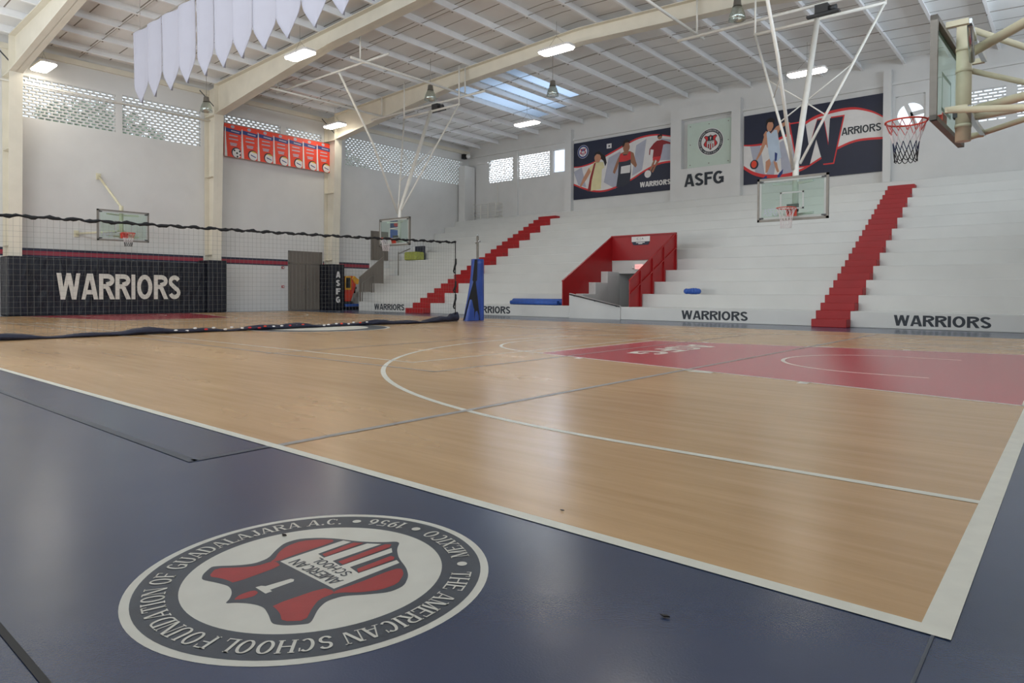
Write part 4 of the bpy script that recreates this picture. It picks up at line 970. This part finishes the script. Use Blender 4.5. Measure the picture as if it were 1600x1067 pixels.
# ------------------------------------------------------------------ lamps
def lamp(x, y, z, label):
    rt_ = empty('ceiling_lamp', (x, y, z), label, 'ceiling lamp', 'flat panel lamps')
    L_, W_ = .66, .25
    out = lambda s_, zz: [(x-L_*s_, y-W_*s_*.7, zz), (x-L_*s_+.08, y-W_*s_, zz), (x+L_*s_-.08, y-W_*s_, zz), (x+L_*s_, y-W_*s_*.7, zz), (x+L_*s_, y+W_*s_*.7, zz), (x+L_*s_-.08, y+W_*s_, zz), (x-L_*s_+.08, y+W_*s_, zz), (x-L_*s_, y+W_*s_*.7, zz)]
    mb = MB(); P = out(1.03, z+.09)+out(1.03, z+.015)
    mb.add(P, [list(range(8))]+[[i+8, (i+1) % 8+8, (i+1) % 8, i] for i in range(8)]+[list(range(8, 16))[::-1]], 'print_white'); mb.build('housing', rt_)
    mb = MB(); P = out(1.0, z+.012)+out(.97, z-.03)
    mb.add(P, [[i+8, (i+1) % 8+8, (i+1) % 8, i] for i in range(8)]+[list(range(8, 16))[::-1]], 'lamp_glow'); mb.build('diffuser', rt_)
    mb = MB()
    for s_ in (-1, 1): mb.tube([(x+s_*.45, y, z+.08), (x, y, z+.5), (x, y, roofz(x)+.02)], .006, 'rod_steel', 5)
    mb.build('suspension', rt_)
    return rt_
base = lamp(-28.2, 5.5, 8.93, 'lit lamp beside the top of the leftmost column')
spots = [(-20.55,11.05,9.15,'lit lamp hanging beside the second frame, right of the white pennants'),(-27.5,17.35,9.0,'lit lamp at the top of the column nearest the bleachers'),
 (-13.85,17.0,9.45,'lit lamp below the ridge beside the frame nearest the bleachers'),(-20.1,23.1,9.05,'lit lamp hanging over the upper left bleacher rows'),(-7.45,23.9,9.08,'lit lamp seen through the braces of the hanging hoop'),
 (-7.3,11.0,9.3,None),(-20.5,-.8,9.1,None)]
far_l = ['lit lamp out over the right half of the court','lit lamp above the blue apron at the far left']
k = 0
for x, y, z, lb in spots:
    if lb is None: lb = far_l[k]; k += 1
    dz = z-8.93
    r_ = lamp(x, y, z, lb)
def bell(x, y, z, label):
    rt_ = empty('bell_lamp', (x, y, z), label, 'ceiling lamp', 'unlit bell lamps')
    mb = MB(); mb.lathe([(.03,.62),(.1,.6),(.12,.42),(.14,.40)], (x,y,z), 'alu', 16); mb.build('housing', rt_)
    mb = MB(); mb.lathe([(.12,.40),(.17,.3),(.22,.15),(.25,0),(.245,0),(.215,.15),(.165,.3),(.115,.40)], (x,y,z), 'acrylic', 24); mb.build('reflector', rt_)
    mb = MB(); mb.tube([(x,y,z+.6),(x,y,roofz(x)+.25)], .01, 'rod_steel', 6); mb.build('stem', rt_)
bell(-7.5, 17.4, 9.0, 'unlit clear bell lamp hanging just below the frame, top right')
bell(-15.8, 19.4, 8.75, 'unlit clear bell lamp hanging between purlins left of the crest wall')
bell(-20.0, 16.7, 8.75, 'unlit clear bell lamp above the hoop by the bleachers, left')
bell(-27.4, 11.0, 8.35, 'unlit clear bell lamp at the top of the column left of the orange banners')

# ------------------------------------------------------------------ white pennants
mb = MB(); mb.tube([(-21.6, 6.0, 8.64), (-8, 6.0, 8.64)], .02, 'rod_steel', 8)
for x in (-21.0, -17, -13, -9): mb.tube([(x, 6.0, 8.64), (x, 6.0, roofz(x)+.02)], .008, 'rod_steel', 6)
tag(mb.build('pennant_rod'), 'thin steel rod under the roof carrying the row of white pennants', 'rod')
def pennant():
    mb = MB(); n_ = 10; m_ = 14; vs = []; W_ = .497
    for s_ in (0, 1):
        for j in range(m_+1):
            t = j/m_; z = -2.15*t; wd = W_ if t < .74 else W_*max(0, 1-((t-.74)/.26)**1.15)
            wd = max(wd, .004)
            for i in range(n_+1):
                u = -1+2*i/n_; vs.append((wd*u, .03*math.sin(u*3.0+t*2)+.05*math.sin(t*2.4)+s_*.008, z))
    fs = []
    K = (n_+1)
    for s_ in (0, 1):
        o_ = s_*(m_+1)*K
        for j in range(m_):
            for i in range(n_):
                f = [o_+j*K+i, o_+j*K+i+1, o_+(j+1)*K+i+1, o_+(j+1)*K+i]; fs.append(f[::-1] if not s_ else f)
    o2 = (m_+1)*K
    for j in range(m_):
        fs.append([j*K, (j+1)*K, o2+(j+1)*K, o2+j*K]); a = j*K+n_; b_ = (j+1)*K+n_; fs.append([b_, a, o2+a, o2+b_])
    mb.add(vs, fs, 'flag_cloth', True); return mb
pn = pennant().build('pennant'); num = ['first from the left','second from the left','third from the left','fourth from the left','fifth from the left','sixth from the left','sixth from the right','fifth from the right','fourth from the right','third from the right','second from the right','last on the right']
for k in range(12):
    o = pn if k == 0 else pn.copy()
    if k: COL.objects.link(o)
    o.location = (-20.95+.99*k, 6.0+R.uniform(-.03,.03), 8.62); o.rotation_euler = (0, 0, R.uniform(-.04,.04))
    tag(o, 'plain white pointed pennant, %s in the row under the roof' % num[k], 'pennant', 'white pennants')

# ------------------------------------------------------------------ basketball goals (built facing -Y at the origin, then placed)
def T(pts, M): return [tuple(M @ Vector(p)) for p in pts]
class TB(MB):
    """mesh builder whose whole content is moved by a matrix at build time"""
    def place(s, M): s.v = [tuple(M @ Vector(v)) for v in s.v]; return s
def goal(name_label, M, wd, z0_, z1_, netcols, net_simple=False, lettering=True):
    org = M @ Vector((0,0,0)); rt_ = empty('basketball_hoop', (org.x, org.y, 0), name_label, 'basketball hoop', 'basketball hoops')
    P = lambda mb, nm, par=rt_: mb.place(M).build(nm, par)
    h = wd/2
    mb = TB(); t = .055
    for a, b_ in (((-h,0,z0_),(-h+t,.07,z1_)),((h-t,0,z0_),(h,.07,z1_)),((-h,0,z0_),(h,.07,z0_+t)),((-h,0,z1_-t),(h,.07,z1_))): mb.box(a, b_, 'alu')
    P(mb, 'board_frame')
    mb = TB(); mb.box((-h+t, .015, z0_+t), (h-t, .03, z1_-t), 'glass'); gl = P(mb, 'glass_board')
    mb = TB(); q = lambda a, b_: mb.box((a[0], .010, a[1]), (b_[0], .014, b_[1]), 'board_mark')
    sx_, s0, s1 = .295, 3.06, 3.51; lw = .04
    q((-sx_,s0),(-sx_+lw,s1)); q((sx_-lw,s0),(sx_,s1)); q((-sx_,s1-lw),(sx_,s1)); q((-sx_,s0),(sx_,s0+lw))
    e_ = t; q((-h+e_,z0_+e_),(-h+e_+.05,z1_-e_)); q((h-e_-.05,z0_+e_),(h-e_,z1_-e_)); q((-h+e_,z1_-e_-.05),(h-e_,z1_-e_)); q((-h+e_,z0_+e_),(h-e_,z0_+e_+.05))
    if lettering: mb.text('ASFG', (-h*.62, .012, z0_+.24), (1,0,0), (0,0,1), (.36,.2), 0, .001, 'print_grey')
    P(mb, 'board_marking', gl)
    for sx2 in (-1, 1):
        for zz in (z0_+.09, z1_-.09):
            mb = TB(); mb.box((sx2*(h-.16), -.004, zz-.02), (sx2*(h-.05), .01, zz+.02), 'dark_steel'); P(mb, 'corner_clip')
    rz = 3.05; rc = -.41; rr_ = .23
    ring = [(rr_*math.cos(2*PI*i/40), rc+rr_*math.sin(2*PI*i/40), rz) for i in range(40)]
    mb = TB(); mb.tube(ring, .011, 'rim_orange', 8, True)
    mb.prism([(-.14,0),(.14,0),(.09,-.16),(-.09,-.16)], (0,0,rz-.006), (1,0,0), (0,1,0), -.004, .004, 'rim_orange')
    mb.box((-.13, -.01, rz-.17), (.13, .0, rz+.02), 'rim_orange')
    mb.prism([(-.01,rz-.01),(-.16,rz-.01),(-.01,rz-.15)], (.07,0,0), (0,1,0), (0,0,1), -.004, .004, 'rim_orange')
    mb.prism([(-.01,rz-.01),(-.16,rz-.01),(-.01,rz-.15)], (-.07,0,0), (0,1,0), (0,0,1), -.004, .004, 'rim_orange')
    P(mb, 'rim')
    # net: crossing cords narrowing to the hem
    prof = [(.225,0),(.185,-.10),(.155,-.20),(.138,-.30),(.132,-.38),(.125,-.45)]
    def pr(t):
        f_ = t*(len(prof)-1); i = min(int(f_), len(prof)-2); f_ -= i
        return prof[i][0]*(1-f_)+prof[i+1][0]*f_, prof[i][1]*(1-f_)+prof[i+1][1]*f_
    mb = TB(); nc = 12; rad = .005
    for k in range(nc):
        for sgn in (-1, 1):
            for part in range(len(netcols)):
                t0 = part/len(netcols); t1 = (part+1)/len(netcols); pts = []
                for j in range(5):
                    t_ = t0+(t1-t0)*j/4; r_, zz = pr(t_); a = 2*PI*(k/nc)+sgn*t_*PI*2/nc*2.0
                    pts.append((r_*math.cos(a), rc+r_*math.sin(a), rz-.01+zz))
                mb.tube(pts, rad, netcols[part], 5, cap=False)
    for k in range(nc):
        a0 = 2*PI*k/nc; pts = []
        for j in range(7):
            a = a0+2*PI/nc*j/6; pts.append((.125*math.cos(a), rc+.125*math.sin(a), rz-.46-.035*math.sin(PI*j/6)))
        mb.tube(pts, rad, netcols[-1], 5, cap=False)
    P(mb, 'net')
    return rt_, P
Mr = lambda x, y, a: Matrix.Translation((x, y, 0)) @ Matrix.Rotation(a, 4, 'Z')

# goal folding from the roof (faces the camera side)
def hanging_goal(cx, yb, top, label, frame_x0, frame_x1, wd):
    rt_, P = goal(label, Mr(cx, yb, 0), wd, 2.78, 3.9, ['cord_white','cord_white','cord_white'])
    I = lambda mb, nm: mb.build(nm, rt_)
    ym, yt, zt = yb+.28, 17.5, top
    mb = MB(); mb.tube([(cx, ym, 2.85), (cx, ym+.02, 4.2), (cx, yt, zt)], [.075,.075,.075], 'pale_pipe', 14); I(mb, 'mast')
    mb = MB()
    for s_ in (-1, 1):
        for z_ in (2.95, 3.75): mb.bar((cx+s_*.5, yb+.07, z_), (cx+s_*.08, ym, z_), .05, .05, 'pale_pipe')
    mb.box((cx-.14, yb+.05, 3.0), (cx+.14, yb+.12, 3.2), 'dark_steel'); I(mb, 'board_bracket')
    for s_, xe in ((-1, cx-1.72), (1, cx+1.65)):
        mb = MB(); mb.tube([(xe, yt, zt-.02), (cx+s_*.1, ym+.03, 4.25)], .035, 'pale_pipe', 10); I(mb, 'side_brace')
        mb = MB(); xm = cx+s_*.95; f_ = .47
        a = Vector((xe, yt, zt)).lerp(Vector((cx+s_*.1, ym+.03, 4.25)), .38); b_ = Vector((cx, ym+.02, 4.2)).lerp(Vector((cx, yt, zt)), .42)
        mb.tube([a, b_], .018, 'pale_pipe', 8)
        a2 = Vector((xe, yt, zt)).lerp(Vector((cx+s_*.1, ym+.03, 4.25)), .70); mb.tube([b_, a2], .018, 'pale_pipe', 8); I(mb, 'cross_brace')
    mb = MB(); mb.tube([(cx-.05, 12.9, 9.1), (cx-.05, 14.5, 6.7), (cx-.05, ym-.04, 4.1)], .045, 'pale_pipe', 10); I(mb, 'front_stay')
    mb = MB(); mb.tube([(cx-.05, 14.75, 6.25), (cx-.85, 16.6, 6.3)], .018, 'pale_pipe', 8); I(mb, 'stay_link')
    mb = MB(); mb.tube([(cx-1.75, yt, zt), (cx+1.7, yt, zt)], .045, 'pale_pipe', 10)
    for s_ in (-1.72, 1.68): mb.tube([(cx+s_, yt, zt), (cx+s_, yt, roofz(cx)+.02)], .03, 'pale_pipe', 8)
    I(mb, 'hinge_pipe')
    mb = MB(); mb.tube([(frame_x0, yt+.3, 9.0), (frame_x1, yt+.3, 9.0)], .045, 'pale_pipe', 10)
    mb.tube([(frame_x0, 12.9, 9.15), (frame_x1, 12.9, 9.15)], .04, 'pale_pipe', 10)
    for x in (frame_x0+.6, frame_x1-1.2):
        mb.tube([(x, 12.2, 9.1), (x, 18.4, 9.1)], .045, 'pale_pipe', 10)
        for yy in (12.6, 17.9): mb.tube([(x, yy, 9.1), (x, yy, roofz(x)+.02)], .03, 'pale_pipe', 8)
    I(mb, 'roof_frame')
    mb = MB(); mb.box((cx-.12, 17.65, 8.72), (cx+.22, 17.95, 8.95), 'dark_steel'); mb.tube([(cx+.22, 17.8, 8.82), (cx+.42, 17.8, 8.82)], .08, 'dark_steel', 12); mb.box((cx-.35, 17.68, 8.66), (cx+.5, 17.92, 8.72), 'dark_steel'); I(mb, 'winch')
    return rt_
hanging_goal(-5.28, 15.5, 8.48, 'glass hoop hanging from the roof in front of the big W banner', -9.6, -3.0, 1.75)
hanging_goal(-20.83, 15.5, 8.6, 'glass hoop hanging from the roof just behind the net, near the brown door panel', -25.2, -18.0, 1.88)

# main goal beside the camera, braced to the right wall
rt_, P = goal('glass hoop on cream pipe arms reaching in from the right, nearest the camera', Mr(-.935, 7.42, -PI/2-.03), 1.84, 2.82, 3.97, ['cord_red','cord_white','cord_blue','cord_black'], False, False)
def tubeobj(nm, pts, r, m_='cream_pipe', seg=12):
    mb = MB(); mb.tube(pts, r, m_, seg); return mb.build(nm, rt_)
mb = MB(); mb.tube([(-.75,7.42,2.72),(-.75,7.42,4.14)], .08, 'cream_pipe', 20); mast = mb.build('mast', rt_)
for z_ in (2.9, 3.55, 3.8):
    mb = MB(); mb.tube([(-.75,7.42,z_-.02),(-.75,7.42,z_+.02)], .086, 'cream_pipe', 20); mb.build('collar', mast)
for yy in (6.62, 8.2):
    mb = MB(); mb.bar((-.83,yy,3.86),(-.62,yy,3.86),.06,.06,'cream_pipe'); mb.bar((-.62,yy,3.86),(-.64,7.42,3.86),.05,.05,'chrome'); mb.build('upper_bracket', rt_)
    mb = MB(); mb.bar((-.83,yy,2.93),(-.62,yy,2.93),.06,.06,'cream_pipe'); mb.bar((-.62,yy,2.93),(-.64,7.42,2.93),.05,.05,'chrome'); mb.build('lower_bracket', rt_)
mb = MB(); mb.box((-.85,7.36,3.0),(-.80,7.48,3.1),'dark_steel'); mb.build('rim_bracket', rt_)
mb = MB(); mb.tube([(-.62,6.72,3.84),(-.66,7.3,3.62)], .03, 'chrome', 10); mb.build('spring_strut', rt_)
XM = XR-.06
for nm_, a, b_, r in (('brace_arm',(-.72,7.42,4.05),(XM,9.2,2.68),.035),('brace_arm',(-.68,7.38,3.74),(XM,5.9,4.5),.055),('brace_arm',(-.68,7.46,3.55),(XM,9.2,2.62),.032),
        ('support_arm',(-.70,7.38,3.06),(XM,5.9,3.14),.05),('support_arm',(-.70,7.46,3.0),(XM,9.2,3.55),.045),('diagonal_arm',(-.8,6.62,2.93),(XM,5.9,2.4),.035),('diagonal_arm',(-.8,8.2,2.9),(XM,7.5,3.5),.035)):
    tubeobj(nm_, [a, b_], r)
for yy, za, zb in ((5.9,2.2,4.7),(9.2,2.4,3.8),(7.5,3.3,3.7)):
    mb = MB(); mb.box((XR-.08, yy-.07, za), (XR-.005, yy+.07, zb), 'cream_pipe'); mb.build('wall_plate', rt_)

# far goal on the left wall
rt_, P = goal('glass hoop on the far left wall above the long navy pad', Mr(-27.0, 7.7, PI/2), 1.78, 2.76, 3.9, ['cord_red','cord_white','cord_black'])
for nm_, a, b_, r in (('mast',(-27.25,7.7,2.8),(-27.25,7.7,4.1),.07),('brace_arm',(-27.25,7.7,4.05),(-29.15,7.57,5.4),.045),('support_arm',(-27.25,7.62,3.15),(-29.15,6.8,3.1),.04),('support_arm',(-27.25,7.78,3.15),(-29.15,8.8,3.1),.04)):
    tubeobj(nm_, [a, b_], r)
mb = MB()
for s_ in (-.55, .55):
    for z_ in (2.95, 3.75): mb.bar((-27.07, 7.7+s_, z_), (-27.25, 7.7, z_), .05, .05, 'cream_pipe')
mb.build('board_bracket', rt_)
for yy, z_ in ((7.57,5.4),(6.8,3.1),(8.8,3.1)):
    mb = MB(); mb.box((XW+.0, yy-.08, z_-.12), (XW+.05, yy+.08, z_+.12), 'cream_pipe'); mb.build('wall_plate', rt_)

# ------------------------------------------------------------------ volleyball net and poles
NX = -14.5
Y0, Y1 = .2, 12.66
topz = lambda y: 2.27+(2.46-2.27)*(y-1.16)/11.5 - .03*math.sin(PI*(y-Y0)/(Y1-Y0))
rt_ = empty('volleyball_net', (NX, 6.5, 0), 'long volleyball net across mid court with black top band and sagging navy hem', 'net')
mb = MB(); pts = []; n_ = 260
for i in range(n_+1):
    y = Y0+(Y1-Y0)*i/n_; pts.append((NX+.012*math.sin(y*19), y, topz(y)+.012*math.sin(y*14)+.006*math.sin(y*37)))
mb.tube(pts, [.030+.009*math.sin(i*.9)+.005*math.sin(i*2.3) for i in range(n_+1)], 'black_cloth', 8); mb.build('top_band', rt_)
mb = MB(); y = Y0
while y <= Y1:
    z1_ = topz(y); mb.bar((NX, y, .06), (NX, y, z1_), .0026, .0026, 'net_cord'); y += .105
z_ = .1
while z_ < 2.3:
    f_ = z_/2.4; mb.bar((NX, Y0, topz(Y0)*f_), (NX, Y1, topz(Y1)*f_), .0026, .0026, 'net_cord'); z_ += .105
o = mb.build('netting', rt_); o['kind'] = 'stuff'
mb = MB(); mb.tube([(NX, Y1+.01, topz(Y1)), (NX, Y1+.02, 1.2), (NX, Y1+.02, .12)], .014, 'black', 8); mb.build('side_cord', rt_)
for z_, l_ in ((1.95,.45),(1.25,.35),(.85,.45)):
    mb = MB(); mb.tube([(NX, Y1+.03, z_), (NX+.03, Y1-.0, z_-.15), (NX, Y1-.06, z_-l_+.06), (NX, Y1-.02, z_-l_)], [.03,.034,.024,.02], 'black_cloth', 8); mb.build('strap', rt_)
# hem gathered on the floor
mb = MB(); n_ = 120; seg = 12; vs = []
R2 = random.Random(3)
for i in range(n_+1):
    y = Y0-.1+(Y1+.25-Y0)*i/n_; hgt = .085+.03*math.sin(y*2.1)+.02*math.sin(y*5.3+1)+(.05 if i > n_-14 else 0); wd = .16+.04*math.sin(y*1.7+2)+.02*math.sin(y*6)
    if i > n_-4: hgt *= 1.6; wd *= .6
    for j in range(seg):
        t = 2*PI*j/seg; c_, s_ = math.cos(t), math.sin(t)
        vs.append((NX+wd*c_*(1+.12*math.sin(y*11+t*3))+.05*math.sin(y*1.3), y, max(.008, hgt*.55+hgt*.55*s_*(1+.18*math.sin(y*9+t*4)))))
fs = [(i*seg+j, i*seg+(j+1) % seg, (i+1)*seg+(j+1) % seg, (i+1)*seg+j) for i in range(n_) for j in range(seg)]
mb.add(vs, fs, 'navy_cloth', True)
hem = mb.build('gathered_hem', rt_)
mb = MB()
for k in range(26):
    y = 4.2+k*.2+R2.uniform(-.05,.05)
    if 7.3 < y < 7.8: continue
    mb.sphere((NX+.165+R2.uniform(-.02,.01)+.05*math.sin(y*1.3), y, .05+R2.uniform(0,.05)), .035, R2.choice(['print_white','print_red','orange_red','print_white']), 8, 5, (.4,1.3,.6))
mb.build('printed_lettering', hem)
def net_pole(y, label, sx_):
    rt_ = empty('net_pole', (NX, y, 0), label, 'net pole', 'padded net poles')
    mb = MB(); mb.tube([(NX, y, 0), (NX, y, 2.72)], .04, 'alu', 16); p_ = mb.build('post', rt_)
    mb = MB(); mb.tube([(NX, y-.13, 2.55), (NX, y+.13, 2.55)], .015, 'chrome', 8); mb.tube([(NX-.08, y, 2.5), (NX+.1, y, 2.58)], .02, 'chrome', 8); mb.tube([(NX,y,2.72),(NX,y,2.78)],.02,'chrome',8); mb.build('winch_hook', p_)
    mb = MB(); seg = 40; rows = 14; vs = []
    for k in range(rows+1):
        t = k/rows; z = .01+1.97*t; flare = (1-t)**1.4
        for j in range(seg):
            a = 2*PI*j/seg; c_, s_ = math.cos(a), math.sin(a)
            r_ = .2+.006*math.sin(6*a+4*t)
            ex = flare*(.42*max(0, -s_)**2)        # loose skirt falling towards the net
            fold = flare*.03*math.sin(9*a)
            vs.append((NX+(r_+fold)*c_, y+(r_+fold+ex)*s_, z))
    fs = [(k*seg+j, k*seg+(j+1) % seg, (k+1)*seg+(j+1) % seg, (k+1)*seg+j) for k in range(rows) for j in range(seg)]
    fs.append([rows*seg+j for j in range(seg)]); mb.add(vs, fs, 'blue_vinyl', True)
    cov = mb.build('padded_cover', rt_)
    mb = MB(); P_ = []
    for z, hw in ((1.96,.05),(1.3,.06),(1.25,.03),(.7,.10),(.02,.17)):
        for sg in (-1, 1):
            a = -1.02+sg*hw/.24; t = z/1.97; fl_ = max(0, 1-t)**1.4
            r_ = .212+fl_*.03*math.sin(9*a)+.006; e_ = fl_*.42*max(0, -math.sin(a))**2; P_.append((NX+r_*math.cos(a)+.012, y+(r_+e_)*math.sin(a)-.02, z))
    mb.add(P_, [(2*k, 2*k+2, 2*k+3, 2*k+1) for k in range(4)], 'black_cloth'); mb.build('cover_gap', cov)
    return rt_
net_pole(13.68, 'padded blue net pole standing by the far end of the net', 1)
net_pole(-.6, 'padded blue net pole at the near end of the net, left edge', -1)

# ------------------------------------------------------------------ dirt on the floor
for x, y, s_, lb in ((-1.3,.12,.010,'tiny dark crumb on the tan court near the corner'),(-.55,-.43,.014,'small brown leaf scrap on the blue floor below the white sideline'),(-1.91,-.78,.014,'dark scrap on the white ring of the floor crest')):
    mb = MB(); mb.add([(x-s_,y,.006),(x,y-s_*.4,.007),(x+s_,y+s_*.2,.009),(x+.1*s_,y+s_*.5,.006)], [(0,1,2,3)], 'print_hair'); mb.prism([(-s_,0),(0,-s_*.4),(s_,s_*.2),(0,s_*.5)], (x,y,.004), (1,0,0), (0,1,0), 0, .003, 'print_hair')
    tag(mb.build('floor_debris'), lb, 'debris', 'scraps on the floor')

# ------------------------------------------------------------------ trees outside the left wall
for k, (y, r_, lb) in enumerate(((3,3.6,'leafy tree outside seen through the leftmost block windows'),(9.5,3.2,'leafy tree outside seen through the block windows left of the banners'),(22,3.4,'leafy tree outside behind the far left block windows'))):
    rt_ = empty('garden_tree', (-35, y, 0), lb, 'tree', 'trees outside the left wall')
    mb = MB(); mb.tube([(-35,y,0),(-34.9,y+.2,3),(-35.1,y,7)], [.3,.22,.12], 'print_skin', 10); mb.build('trunk', rt_)
    mb = MB()
    for i in range(2200):
        u, v, w_ = R.gauss(0,1), R.gauss(0,1), R.gauss(0,1); l_ = math.sqrt(u*u+v*v+w_*w_); q_ = r_*R.uniform(.55,1)/l_
        c_ = Vector((-35+u*q_*.6, y+v*q_, 7.4+w_*q_*.75)); a = Vector((R.uniform(-1,1),R.uniform(-1,1),R.uniform(-1,1))).normalized()*.22; b_ = a.orthogonal().normalized()*.1
        mb.add([c_-a, c_+b_, c_+a, c_-b_], [(0,1,2,3)], 'foliage')
    o = mb.build('foliage', rt_); o['kind'] = 'stuff'
